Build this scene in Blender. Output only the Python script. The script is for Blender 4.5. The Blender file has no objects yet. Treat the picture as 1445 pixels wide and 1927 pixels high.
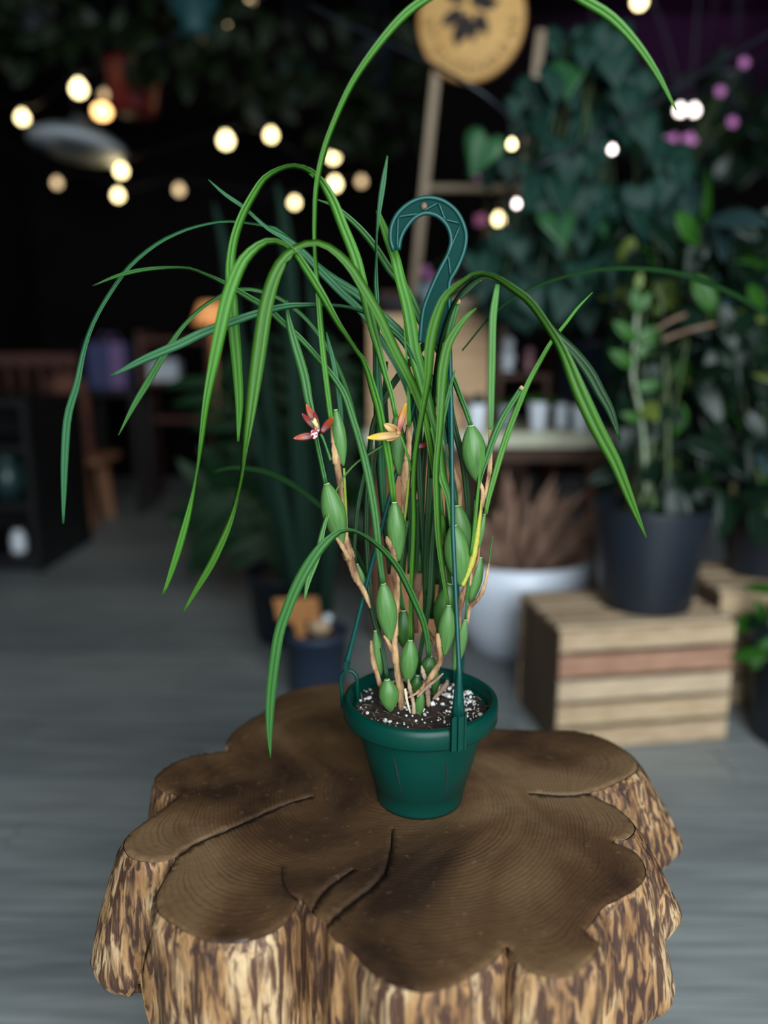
import bpy, math, random
import numpy as np
from mathutils import Vector, Matrix, noise, geometry

sc = bpy.context.scene
COL = sc.collection
R = random.Random(7)

# ------------------------------------------------------------------ camera
F, CX, CY, PITCH, CH = 1447.0, 722.5, 963.5, math.radians(11.5), 0.95
cam_d = bpy.data.cameras.new('camera')
cam_d.sensor_fit = 'VERTICAL'; cam_d.sensor_height = 36.0; cam_d.sensor_width = 27.0
cam_d.lens = 36.0 * F / 1927.0
cam_d.clip_start = 0.02
cam_d.dof.use_dof = True; cam_d.dof.focus_distance = 0.715; cam_d.dof.aperture_fstop = 1.6
cam = bpy.data.objects.new('camera', cam_d); COL.objects.link(cam)
cam.location = (0, 0, CH); cam.rotation_euler = (math.radians(90) - PITCH, 0, 0)
sc.camera = cam
# ------------------------------------------------------------------ world, window light, exposure
w = bpy.data.worlds.new('world'); sc.world = w; w.use_nodes = True
w.node_tree.nodes['Background'].inputs[0].default_value = (0.62, 0.72, 0.80, 1)
w.node_tree.nodes['Background'].inputs[1].default_value = 0.5
ld = bpy.data.lights.new('shopfront_daylight', 'AREA'); ld.shape = 'RECTANGLE'; ld.size = 2.6; ld.size_y = 2.3
ld.energy = 165; ld.color = (0.86, 0.95, 1.0)
lo = bpy.data.objects.new('shopfront_daylight', ld); COL.objects.link(lo)
lo.location = (0.75, -1.66, 1.72); lo.rotation_euler = (math.radians(82), 0, 0)
sc.view_settings.view_transform = 'Standard'; sc.view_settings.look = 'None'
sc.view_settings.gamma = 1.0; sc.view_settings.use_curve_mapping = False
sc.view_settings.exposure = 0.25

# ------------------------------------------------------------------ helpers
def c(r, g, b):
    f = lambda v: ((v/255+0.055)/1.055)**2.4 if v/255 > 0.04045 else v/255/12.92
    return (f(r), f(g), f(b), 1.0)

CP, SP = math.cos(PITCH), math.sin(PITCH)
def ray(px, py):
    x = (px-CX)/F; v = -(py-CY)/F
    return np.array((x, CP+v*SP, -SP+v*CP))
def at(px, py, Y):                       # point of the pixel's ray standing at distance Y down the room
    d = ray(px, py); t = Y/d[1]
    return np.array((d[0]*t, Y, CH+d[2]*t))
def onz(px, py, z):                      # point of the pixel's ray at height z
    d = ray(px, py); t = (z-CH)/d[2]
    return np.array((d[0]*t, d[1]*t, z))
def pxm(py, Y):                          # metres per pixel there
    d = ray(CX, py); return (Y/d[1])/F

MATS = {}
def mk(name, base, var=None, rough=0.55, scale=20.0, stretch=(1, 1, 1), bump=0.0, bscale=None, transl=0.0,
       spec=0.5, metal=0.0, detail=4.0, lo_=0.35, hi_=0.65, coat=0.0, coord='Object'):
    if name in MATS: return MATS[name]
    m = bpy.data.materials.new(name); m.use_nodes = True; nt = m.node_tree; N = nt.nodes; L = nt.links
    b = N['Principled BSDF']; out = N['Material Output']
    b.inputs['Base Color'].default_value = base; b.inputs['Roughness'].default_value = rough
    b.inputs['Specular IOR Level'].default_value = spec; b.inputs['Metallic'].default_value = metal
    b.inputs['Coat Weight'].default_value = coat
    tc = N.new('ShaderNodeTexCoord'); mp = N.new('ShaderNodeMapping')
    mp.inputs['Scale'].default_value = stretch
    L.new(tc.outputs[coord], mp.inputs['Vector'])
    colsock = None
    if var is not None:
        nz = N.new('ShaderNodeTexNoise'); nz.inputs['Scale'].default_value = scale; nz.inputs['Detail'].default_value = detail
        L.new(mp.outputs[0], nz.inputs['Vector'])
        cr = N.new('ShaderNodeValToRGB'); e = cr.color_ramp.elements
        e[0].position = lo_; e[0].color = base; e[1].position = hi_; e[1].color = var
        L.new(nz.outputs['Fac'], cr.inputs[0]); L.new(cr.outputs[0], b.inputs['Base Color']); colsock = cr.outputs[0]
    if bump:
        n2 = N.new('ShaderNodeTexNoise'); n2.inputs['Scale'].default_value = bscale or scale; n2.inputs['Detail'].default_value = 6
        L.new(mp.outputs[0], n2.inputs['Vector'])
        bp = N.new('ShaderNodeBump'); bp.inputs['Strength'].default_value = bump; bp.inputs['Distance'].default_value = 0.003
        L.new(n2.outputs['Fac'], bp.inputs['Height']); L.new(bp.outputs[0], b.inputs['Normal'])
    if transl:
        t = N.new('ShaderNodeBsdfTranslucent'); t.inputs[0].default_value = base
        if colsock: L.new(colsock, t.inputs[0])
        mx = N.new('ShaderNodeMixShader'); mx.inputs[0].default_value = transl
        L.new(b.outputs[0], mx.inputs[1]); L.new(t.outputs[0], mx.inputs[2]); L.new(mx.outputs[0], out.inputs[0])
    MATS[name] = m
    return m

def emis(name, col, strength):
    if name in MATS: return MATS[name]
    m = bpy.data.materials.new(name); m.use_nodes = True; b = m.node_tree.nodes['Principled BSDF']
    b.inputs['Base Color'].default_value = col; b.inputs['Emission Color'].default_value = col
    b.inputs['Emission Strength'].default_value = strength
    MATS[name] = m
    return m

def org(o):
    v = Vector((0, 0, 0))
    while o: v = v + o.location; o = o.parent
    return np.array(v)

def tag(o, label=None, cat=None, group=None, kind=None):
    if label: o['label'] = label
    if cat: o['category'] = cat
    if group: o['group'] = group
    if kind: o['kind'] = kind
    return o

def thing(name, loc, label, cat, group=None, kind=None):
    o = bpy.data.objects.new(name, None); COL.objects.link(o); o.location = tuple(loc); o.empty_display_size = 0.05
    return tag(o, label, cat, group, kind)

def obj(name, vf, m, parent=None, smooth=True, label=None, kind=None, attrs=None):
    v, f = np.asarray(vf[0], float), vf[1]
    if parent is not None: v = v - org(parent)
    me = bpy.data.meshes.new(name); me.from_pydata(v.tolist(), [], [list(map(int, q)) for q in f])
    if len(vf) > 2 and vf[2] is not None:
        uv = me.uv_layers.new(name='UVMap'); vi = np.empty(len(me.loops), int); me.loops.foreach_get('vertex_index', vi)
        uv.data.foreach_set('uv', np.asarray(vf[2], float)[vi].ravel())
    if attrs:
        for k, a in attrs.items():
            at_ = me.attributes.new(k, 'FLOAT', 'POINT'); at_.data.foreach_set('value', np.asarray(a, np.float32))
    if smooth: me.polygons.foreach_set('use_smooth', [True]*len(me.polygons))
    me.materials.append(m); me.update()
    o = bpy.data.objects.new(name, me); COL.objects.link(o)
    if parent is not None: o.parent = parent
    if label: o['label'] = label
    if kind: o['kind'] = kind
    return o

def join(*parts):
    V, Fc, n = [], [], 0
    for p in parts:
        V.append(np.asarray(p[0], float)); Fc += [[i+n for i in q] for q in p[1]]; n += len(p[0])
    return np.vstack(V), Fc

def box(cn, s, rz=0.0, tilt=None):
    x, y, z = s[0]/2, s[1]/2, s[2]/2
    ch = min(x, y, z)*0.18
    v = []
    for sx in (-1, 1):
        for sy in (-1, 1):
            for sz in (-1, 1):
                v.append((sx*x, sy*y, sz*z))
    v = np.array(v)
    M = Matrix.Rotation(rz, 3, 'Z')
    if tilt is not None: M = M @ tilt
    v = v @ np.array(M).T + np.array(cn)
    return v, [(0, 1, 3, 2), (4, 6, 7, 5), (0, 4, 5, 1), (2, 3, 7, 6), (0, 2, 6, 4), (1, 5, 7, 3)]

def bar(a, b, wx, wy=None):              # square bar between two points
    a, b = np.array(a, float), np.array(b, float); wy = wy or wx
    d = Vector(b-a); q = d.to_track_quat('Z', 'Y')
    v, f = box((0, 0, 0), (wx, wy, d.length))
    return v @ np.array(q.to_matrix()).T + (a+b)/2, f

def tube(path, rad, n=8, flat=1.0, uv=True):
    P = np.asarray(path, float); k = len(P); rad = np.broadcast_to(np.asarray(rad, float), (k,))
    T = np.gradient(P, axis=0); T /= np.linalg.norm(T, axis=1)[:, None]+1e-12
    up = np.array((0, 1.0, 0)); V = []; UV = []
    for i in range(k):
        a = np.cross(T[i], up); la = np.linalg.norm(a)
        a = a/la if la > 1e-3 else np.array((1.0, 0, 0))
        b_ = np.cross(T[i], a)
        for j in range(n):
            an = 2*math.pi*j/n
            V.append(P[i]+rad[i]*(a*math.cos(an)+b_*math.sin(an)*flat)); UV.append((j/n, i/(k-1)))
    Fc = [(i*n+j, i*n+(j+1) % n, (i+1)*n+(j+1) % n, (i+1)*n+j) for i in range(k-1) for j in range(n)]
    Fc += [tuple(range(n))[::-1], tuple(range((k-1)*n, k*n))]
    return np.array(V), Fc, UV

def lathe(prof, ctr, n=48, sx=1.0, sy=1.0, closed=False):
    V, Fc = [], []; k = len(prof)
    for r, z in prof:
        for j in range(n):
            a = 2*math.pi*j/n; V.append((ctr[0]+sx*r*math.cos(a), ctr[1]+sy*r*math.sin(a), ctr[2]+z))
    m = k if closed else k-1
    for i in range(m):
        for j in range(n):
            i2 = (i+1) % k
            Fc.append((i*n+j, i*n+(j+1) % n, i2*n+(j+1) % n, i2*n+j))
    if not closed:
        if prof[0][0] > 1e-6: Fc.append(tuple(range(n))[::-1])
        if prof[-1][0] > 1e-6: Fc.append(tuple(range((k-1)*n, k*n)))
    return np.array(V), Fc

def cr(pts, n):                          # Catmull-Rom resampling of control rows
    P = np.asarray(pts, float); P = np.vstack((2*P[0]-P[1], P, 2*P[-1]-P[-2])); k = len(P)-3
    seg = np.linalg.norm(np.diff(P[1:-1, :2], axis=0), axis=1)+1e-9; cum = np.concatenate(([0], np.cumsum(seg)))
    out = []
    for s in np.linspace(0, cum[-1], n):
        i = min(np.searchsorted(cum, s, 'right')-1, k-1); t = (s-cum[i])/seg[i]
        a, b_, d, e = P[i], P[i+1], P[i+2], P[i+3]
        out.append(0.5*(2*b_+(d-a)*t+(2*a-5*b_+4*d-e)*t*t+(3*b_-a-3*d+e)*t**3))
    return np.array(out)

# ------------------------------------------------------------------ materials
def leafmat(name, base, var, rib, rough=0.4, transl=0.2, spec=0.3):
    m = bpy.data.materials.new(name); m.use_nodes = True; nt = m.node_tree; N = nt.nodes; L = nt.links
    b = N['Principled BSDF']; b.inputs['Roughness'].default_value = rough; b.inputs['Specular IOR Level'].default_value = spec
    uv = N.new('ShaderNodeUVMap'); mp = N.new('ShaderNodeMapping'); mp.inputs['Scale'].default_value = (14, 1.2, 1)
    L.new(uv.outputs[0], mp.inputs[0])
    oi = N.new('ShaderNodeObjectInfo'); vm = N.new('ShaderNodeVectorMath'); vm.operation = 'ADD'
    L.new(mp.outputs[0], vm.inputs[0]); 
    ml = N.new('ShaderNodeMath'); ml.operation = 'MULTIPLY'; ml.inputs[1].default_value = 30; L.new(oi.outputs['Random'], ml.inputs[0])
    L.new(ml.outputs[0], vm.inputs[1])
    nz = N.new('ShaderNodeTexNoise'); nz.inputs['Scale'].default_value = 2.0; nz.inputs['Detail'].default_value = 3
    L.new(vm.outputs[0], nz.inputs['Vector'])
    r = N.new('ShaderNodeValToRGB'); r.color_ramp.elements[0].position = 0.3; r.color_ramp.elements[1].position = 0.7
    r.color_ramp.elements[0].color = base; r.color_ramp.elements[1].color = var
    L.new(nz.outputs['Fac'], r.inputs[0])
    sx = N.new('ShaderNodeSeparateXYZ'); L.new(uv.outputs[0], sx.inputs[0])
    rr = N.new('ShaderNodeValToRGB'); e = rr.color_ramp.elements
    e[0].position = 0.44; e[0].color = (0, 0, 0, 1); e[1].position = 0.5; e[1].color = (1, 1, 1, 1)
    q = e.new(0.56); q.color = (0, 0, 0, 1)
    L.new(sx.outputs[0], rr.inputs[0])
    mx = N.new('ShaderNodeMix'); mx.data_type = 'RGBA'; L.new(rr.outputs[0], mx.inputs[0]); L.new(r.outputs[0], mx.inputs[6])
    mx.inputs[7].default_value = rib
    L.new(mx.outputs[2], b.inputs['Base Color'])
    bp = N.new('ShaderNodeBump'); bp.inputs['Strength'].default_value = 0.25; bp.inputs['Distance'].default_value = 0.001
    L.new(nz.outputs['Fac'], bp.inputs['Height']); L.new(bp.outputs[0], b.inputs['Normal'])
    t = N.new('ShaderNodeBsdfTranslucent'); L.new(mx.outputs[2], t.inputs[0])
    ms = N.new('ShaderNodeMixShader'); ms.inputs[0].default_value = transl
    L.new(b.outputs[0], ms.inputs[1]); L.new(t.outputs[0], ms.inputs[2]); L.new(ms.outputs[0], N['Material Output'].inputs[0])
    return m

LF = {'b': leafmat('leaf_fresh_green', c(62, 118, 34), c(78, 136, 46), c(36, 80, 20)),
      'm': leafmat('leaf_mid_green', c(48, 98, 42), c(62, 116, 54), c(28, 66, 26)),
      'c': leafmat('leaf_cool_green', c(42, 94, 56), c(58, 116, 74), c(22, 60, 34)),
      'o': leafmat('leaf_olive_green', c(54, 100, 26), c(68, 116, 34), c(42, 82, 20)),
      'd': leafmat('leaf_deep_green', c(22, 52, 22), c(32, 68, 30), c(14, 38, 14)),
      'y': leafmat('leaf_yellow_green', c(112, 136, 44), c(134, 150, 54), c(104, 128, 42)),
      'p': leafmat('leaf_pale_green', c(82, 134, 66), c(98, 148, 80), c(74, 122, 58))}
BULB = leafmat('pseudobulb_green', c(66, 106, 50), c(84, 124, 66), c(74, 114, 56), rough=0.38, transl=0.05)
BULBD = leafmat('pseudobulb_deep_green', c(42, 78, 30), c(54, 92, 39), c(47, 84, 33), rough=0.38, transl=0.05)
COLLAR = mk('bulb_collar', c(176, 196, 140), rough=0.6)
SHEATH = mk('dry_sheath', c(184, 148, 104), c(98, 64, 40), rough=0.8, scale=110, stretch=(1, 1, 0.3), bump=1.0, bscale=200, lo_=0.36, hi_=0.62)
SHEATH2 = mk('grey_dry_sheath', c(176, 152, 126), c(126, 100, 80), rough=0.85, scale=60, stretch=(1, 1, 0.25), bump=0.6, bscale=120)
POTG = mk('dark_green_plastic', c(0, 56, 47), c(0, 50, 42), rough=0.4, spec=0.25, scale=9, bump=0.05, bscale=300)
HOOKR = mk('green_hook_plastic_lit', c(2, 62, 57), rough=0.42, spec=0.35)  # same plastic as the web, lighter so the ribs look lit
HOOKG = mk('green_hook_plastic_shaded', c(1, 46, 42), rough=0.7, spec=0.1, bump=0.12, bscale=500)  # web of the same plastic, its recessed shade put into a darker colour
SOIL = mk('potting_mix', c(26, 19, 15), c(62, 46, 36), rough=0.95, scale=140, bump=1.0, bscale=220)
PERL = mk('perlite_white', c(232, 232, 228), c(205, 205, 200), rough=0.9, scale=90)
FIBRE = mk('root_fibre', c(150, 128, 104), rough=0.9)

# ------------------------------------------------------------------ the room
WALL = mk('wall_dark_paint', c(13, 10, 11), c(19, 14, 16), rough=0.95, scale=3, spec=0.1)
CEIL = mk('ceiling_dark', c(10, 9, 9), c(14, 12, 12), rough=0.95, scale=3, spec=0.1)
FLB = mk('floor_joint', c(60, 62, 62), rough=0.9)
def plank_mat(i, b, v):
    return mk('grey_plank_%d' % i, b, v, rough=0.52, scale=7.0, stretch=(0.55, 9, 1), bump=0.15, detail=8, lo_=0.36, hi_=0.68)
PLK = [plank_mat(0, c(120, 126, 126), c(154, 160, 160)), plank_mat(1, c(128, 133, 132), c(160, 165, 164)),
       plank_mat(2, c(112, 118, 119), c(146, 152, 153))]
X0, X1, Y0, Y1, ZC = -2.6, 2.9, -1.7, 6.0, 3.3
fl = obj('floor', box(((X0+X1)/2, (Y0+Y1)/2, -0.055), (X1-X0, Y1-Y0, 0.1)), FLB, smooth=False); tag(fl, kind='structure')
pl_mesh = {}
PW, PLEN = 0.15, 1.25
row = 0; y = Y0
while y < Y1-0.01:
    x = X0-((row*0.47) % PLEN)
    while x < X1:
        a, b_ = max(x, X0), min(x+PLEN, X1)
        if b_-a > 0.03:
            full = abs((b_-a)-PLEN) < 1e-6
            k = (row+int(x*7)) % 3
            wdt = min(PW, Y1-y)-0.003
            if full and wdt > PW-0.004 and k in pl_mesh:
                o = bpy.data.objects.new('plank', pl_mesh[k]); COL.objects.link(o)
                o.parent = fl
            else:
                o = obj('plank', box((0, 0, 0), (b_-a-0.003, wdt, 0.006)), PLK[k], fl, smooth=False)
                if full and wdt > PW-0.004: pl_mesh[k] = o.data
            o.location = ((a+b_)/2, y+PW/2, -0.003)
        x += PLEN
    y += PW; row += 1
def wall(name, cn, s, m=WALL): return tag(obj(name, box(cn, s), m, smooth=False), kind='structure')
wall('wall_back', ((X0+X1)/2, Y1+0.05, ZC/2), (X1-X0+0.2, 0.1, ZC))
wall('wall_left', (X0-0.05, (Y0+Y1)/2, ZC/2), (0.1, Y1-Y0, ZC))
wall('wall_right', (X1+0.05, (Y0+Y1)/2, ZC/2), (0.1, Y1-Y0, ZC))
wall('ceiling', ((X0+X1)/2, (Y0+Y1)/2, ZC+0.05), (X1-X0+0.2, Y1-Y0+0.2, 0.1), CEIL)
# shopfront behind the camera: wall around a wide opening
WX0, WX1, WZ0, WZ1 = -0.55, 2.05, 0.5, 2.9
fw = tag(obj('wall_front', join(box(((X0+WX0)/2, Y0-0.05, ZC/2), (WX0-X0, 0.1, ZC)), box(((WX1+X1)/2, Y0-0.05, ZC/2), (X1-WX1, 0.1, ZC)),
     box(((WX0+WX1)/2, Y0-0.05, WZ0/2), (WX1-WX0, 0.1, WZ0)), box(((WX0+WX1)/2, Y0-0.05, (WZ1+ZC)/2), (WX1-WX0, 0.1, ZC-WZ1))), WALL, smooth=False), kind='structure')

# ------------------------------------------------------------------ stump table
ZT = 0.507
# outline of the cut top as seen; each row: pixel x, y, bottom height of that lobe, shear x, shear y
FB = (0.0, 0.0, 0.0)
RB = (0.385, 0.066, 0.0)
R3 = (0.352, 0.030, 0.0)
LB = (0.345, -0.036, -0.004)
L6 = (0.375, -0.02, 0.0)
OUT = [(647,1286,FB),(700,1289,FB),(760,1299,FB),(820,1320,FB),(870,1348,FB),(913,1366,FB),(991,1372,FB),(1083,1375,FB),(1136,1388,RB),
 (1175,1410,RB),(1194,1427,RB),(1199,1444,RB),(1184,1458,RB),(1155,1473,RB),(1128,1484,RB),(1108,1491,RB),(1124,1501,RB),(1155,1516,RB),
 (1180,1536,RB),(1194,1558,RB),(1178,1577,RB),(1152,1581,R3),(1180,1593,R3),(1201,1608,R3),(1213,1632,R3),(1211,1652,R3),(1194,1671,R3),
 (1160,1691,R3),(1136,1703,R3),(1126,1715,R3),(1114,1734,FB),(1102,1750,FB),(1113,1762,FB),(1126,1772,FB),(1121,1790,FB),(1107,1808,FB),
 (1083,1829,FB),(1054,1837,FB),(1020,1834,FB),(991,1822,FB),(971,1801,FB),(954,1778,FB),(937,1797,FB),(913,1817,FB),(874,1841,FB),
 (836,1858,FB),(795,1865,FB),(744,1853,FB),(701,1829,FB),(676,1802,FB),(655,1780,FB),(632,1768,FB),(618,1746,FB),(612,1731,FB),(599,1726,FB),
 (586,1713,FB),(566,1691,FB),(550,1715,FB),(536,1734,FB),(507,1754,FB),(458,1769,FB),(410,1771,FB),(371,1761,FB),(332,1739,FB),(303,1720,FB),
 (294,1700,FB),(296,1681,FB),(308,1657,FB),(323,1633,FB),(331,1611,LB),(313,1617,LB),(284,1620,LB),(250,1613,LB),(234,1596,LB),(238,1575,LB),
 (265,1550,LB),(299,1526,L6),(323,1507,L6),(335,1496,L6),(316,1490,L6),(298,1482,L6),(291,1468,L6),(299,1453,L6),(323,1436,L6),(357,1422,L6),
 (400,1415,L6),(432,1409,L6),(425,1397,FB),(439,1376,FB),(468,1354,FB),(500,1335,FB),(526,1308,FB),(565,1294,FB),(610,1286,FB)]
def build_stump():
    ctrl = np.array([list(onz(a, b_, ZT)[:2])+list(q) for a, b_, q in OUT])
    k = len(ctrl); ext = np.vstack((ctrl[-3:], ctrl, ctrl[:4]))
    fine = []
    for i in range(k):
        a, b_, d, e = ext[i+2], ext[i+3], ext[i+4], ext[i+5]
        for t in np.linspace(0, 1, 24, endpoint=False):
            fine.append(0.5*(2*b_+(d-a)*t+(2*a-5*b_+4*d-e)*t*t+(3*b_-a-3*d+e)*t**3))
    fine = np.array(fine)
    seg = np.linalg.norm(np.roll(fine[:, :2], -1, 0)-fine[:, :2], axis=1); cum = np.concatenate(([0], np.cumsum(seg)))
    n = 640; s = np.linspace(0, cum[-1], n, endpoint=False); f2 = np.vstack((fine, fine[:1]))
    O = np.array([[np.interp(q, cum, f2[:, j]) for j in range(5)] for q in s])
    nn = np.roll(O[:, :2], -1, 0)-np.roll(O[:, :2], 1, 0); nn = np.stack((nn[:, 1], -nn[:, 0]), 1); nn /= np.linalg.norm(nn, axis=1)[:, None]
    area = 0.5*np.sum(O[:, 0]*np.roll(O[:, 1], -1)-np.roll(O[:, 0], -1)*O[:, 1])
    if area < 0: nn = -nn
    # smooth the lobe bottoms and shears along the outline
    ker = np.exp(-np.linspace(-2, 2, 5)**2); ker /= ker.sum()
    for j in (2, 3, 4):
        e = np.concatenate((O[-2:, j], O[:, j], O[:2, j])); O[:, j] = np.convolve(e, ker, 'valid')
    ctr = O[:, :2].mean(0)
    root = thing('stump_table', (ctr[0], ctr[1], 0), 'brown lobed tree stump table with growth rings, under the green pot', 'stump')
    # ---- growth-ring field: smooth potential that vanishes on the outline
    def solve(res, init=None, its=2500):
        mn, mx = O[:, :2].min(0)-0.01, O[:, :2].max(0)+0.01
        gx, gy = np.linspace(mn[0], mx[0], res), np.linspace(mn[1], mx[1], res)
        XX, YY = np.meshgrid(gx, gy, indexing='ij'); ins = np.zeros(XX.shape, bool)
        x0, y0 = O[:, 0], O[:, 1]; x1, y1 = np.roll(x0, -1), np.roll(y0, -1)
        for a, b_, d, e in zip(x0, y0, x1, y1):
            cnd = (b_ > YY) != (e > YY)
            if b_ != e: ins ^= cnd & (XX < (d-a)*(YY-b_)/(e-b_)+a)
        h2 = (gx[1]-gx[0])*(gy[1]-gy[0])
        u = np.zeros(XX.shape) if init is None else init
        for _ in range(its):
            v = 0.25*(np.roll(u, 1, 0)+np.roll(u, -1, 0)+np.roll(u, 1, 1)+np.roll(u, -1, 1)+h2)
            u = np.where(ins, v, 0)
        return gx, gy, u
    g1x, g1y, u1 = solve(100, None, 2600)
    up = lambda u: np.array([[0]])
    r2 = 220; ii = np.linspace(0, 99, r2); i0 = np.clip(ii.astype(int), 0, 98); fr = ii-i0
    A = u1[i0]*(1-fr)[:, None]+u1[i0+1]*fr[:, None]; U0 = A[:, i0]*(1-fr)[None]+A[:, i0+1]*fr[None]
    gx, gy, u = solve(r2, U0, 700)
    for _ in range(3): u = 0.25*(np.roll(u, 1, 0)+np.roll(u, -1, 0)+np.roll(u, 1, 1)+np.roll(u, -1, 1))*0.5+0.5*u
    def samp(xy):
        fx = np.clip((xy[:, 0]-gx[0])/(gx[1]-gx[0]), 0, r2-1.001); fy = np.clip((xy[:, 1]-gy[0])/(gy[1]-gy[0]), 0, r2-1.001)
        i, j = fx.astype(int), fy.astype(int); a, b_ = fx-i, fy-j
        return (u[i, j]*(1-a)*(1-b_)+u[i+1, j]*a*(1-b_)+u[i, j+1]*(1-a)*b_+u[i+1, j+1]*a*b_)
    # ---- top mesh with cracks let into it
    pts = [tuple(q) for q in O[:, :2]*1.0]
    zoff = [-0.0015]*n; crk = [0.0]*n
    edges = [(i, (i+1) % n) for i in range(n)]
    cracks = [([(584,1499),(545,1510),(500,1528),(455,1549),(410,1568),(365,1588),(340,1605),(331,1613)], 4.6, 0.011),
              ([(738,1562),(737,1585),(733,1610),(724,1640),(700,1668),(668,1692),(640,1715),(618,1736)], 5.0, 0.012),
              ([(661,1638),(640,1652),(612,1674),(596,1696),(588,1712)], 4.0, 0.009),
              ([(1000,1492),(1030,1494),(1060,1496),(1090,1494),(1108,1491)], 3.4, 0.008),
              ([(530,1630),(532,1655),(545,1680),(562,1692)], 1.6, 0.004)]
    cpt = []
    for pth, wpx, dep in cracks:
        C = cr([tuple(onz(a, b_, ZT)[:2]) for a, b_ in pth], 46)
        T = np.gradient(C, axis=0); T /= np.linalg.norm(T, axis=1)[:, None]; Nn = np.stack((-T[:, 1], T[:, 0]), 1)
        wm = wpx*pxm(1620, 0.62)
        for i in range(46):
            t = i/45; ws = wm*(0.35+0.65*min(1, t*3))*(0.8+0.6*noise.noise((i*0.45, wpx, 0)))
            for q, zz, cc in ((-1, 0, 0.25), (-0.55, -0.75, 0.9), (0, -1, 1), (0.55, -0.75, 0.9), (1, 0, 0.25)):
                p = C[i]+Nn[i]*ws*q; cpt.append(p)
                pts.append(tuple(p)); zoff.append(dep*zz*(0.5+0.5*min(1, t*2))); crk.append(cc)
    cpt = np.array(cpt)
    sp = 0.0045; mn, mx = O[:, :2].min(0), O[:, :2].max(0)
    GX, GY = np.meshgrid(np.arange(mn[0], mx[0], sp), np.arange(mn[1], mx[1], sp), indexing='ij')
    gp = np.stack((GX.ravel(), GY.ravel()), 1); gp += np.random.RandomState(3).uniform(-0.001, 0.001, gp.shape)
    uu = samp(gp); gp = gp[uu > np.quantile(u[u > 0], 0.03)]
    for p in gp:
        if np.min((cpt[:, 0]-p[0])**2+(cpt[:, 1]-p[1])**2) > 0.0035**2:
            pts.append(tuple(p)); zoff.append(0.0011*noise.noise((p[0]*22, p[1]*22, 0))); crk.append(0.0)
    vo, eo, fo, ov, _, _ = geometry.delaunay_2d_cdt([Vector(p) for p in pts], edges, [], 1, 1e-6)
    V2 = np.array([(v[0], v[1]) for v in vo]); Z = np.zeros(len(vo)); K = np.zeros(len(vo))
    for i, l in enumerate(ov):
        if l: Z[i] = zoff[l[0]]; K[i] = crk[l[0]]
    top = np.column_stack((V2, ZT+Z)); U = samp(V2)
    gnear = np.median(np.linalg.norm(np.gradient(u, gx[1]-gx[0]), axis=0)[(u > 0) & (u < np.quantile(u[u > 0], 0.15))])
    fo = [list(q) for q in fo]
    if fo and np.cross(V2[fo[0][1]]-V2[fo[0][0]], V2[fo[0][2]]-V2[fo[0][0]]) < 0: fo = [q[::-1] for q in fo]
    obj('cut_top', (top, fo), stump_top_mat(), root, smooth=True, attrs={'ring': -np.sqrt(np.maximum(0, u.max()*1.03-U))*2*math.sqrt(u.max())/gnear, 'crack': K})
    # ---- bark side
    kk = 46; V = []; Fc = []
    for r_ in range(kk):
        t = r_/(kk-1)
        for i in range(n):
            x, y_, zb, shx, shy = O[i]; z = ZT-0.0015-(ZT-0.0015-zb)*t
            d = ZT-z
            out = 0.0035*min(1, d/0.012)
            ridge = noise.noise((x*60, y_*60, z*9))*0.0022+noise.noise((x*150, y_*150, z*16))*0.0012+noise.noise((x*14, y_*14, z*8))*0.005
            out += ridge*min(1, d/0.01)
            if zb > 0.1:
                e = max(0, (t-0.72)/0.28); out -= 0.034*e**2.4
            else:
                out += 0.02*max(0, (0.12-z)/0.12)**2
            sm = min(1, d/0.12)
            V.append((x+nn[i, 0]*out+shx*sm, y_+nn[i, 1]*out+shy*sm, z))
    for r_ in range(kk-1):
        for i in range(n):
            j = (i+1) % n; Fc.append((r_*n+i, (r_+1)*n+i, (r_+1)*n+j, r_*n+j))
    b0 = len(V)
    for fct, zf in ((0.28, 0), (0.42, 1)):
        for i in range(n):
            v = V[(kk-1)*n+i]; zb = max(O[i, 2], 0.0)
            V.append((v[0]+(ctr[0]-v[0])*fct, v[1]+(ctr[1]-v[1])*fct, zb*(1-zf) if zf else zb*0.96))
    for q in range(2):
        a = (kk-1)*n if q == 0 else b0
        bq = b0+q*n
        for i in range(n):
            j = (i+1) % n; Fc.append((a+i, bq+i, bq+j, a+j))
    Fc.append([b0+n+i for i in range(n)])
    if area < 0: Fc = [q[::-1] for q in Fc]
    obj('bark', (np.array(V), Fc), bark_mat(), root)
    return root

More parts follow.
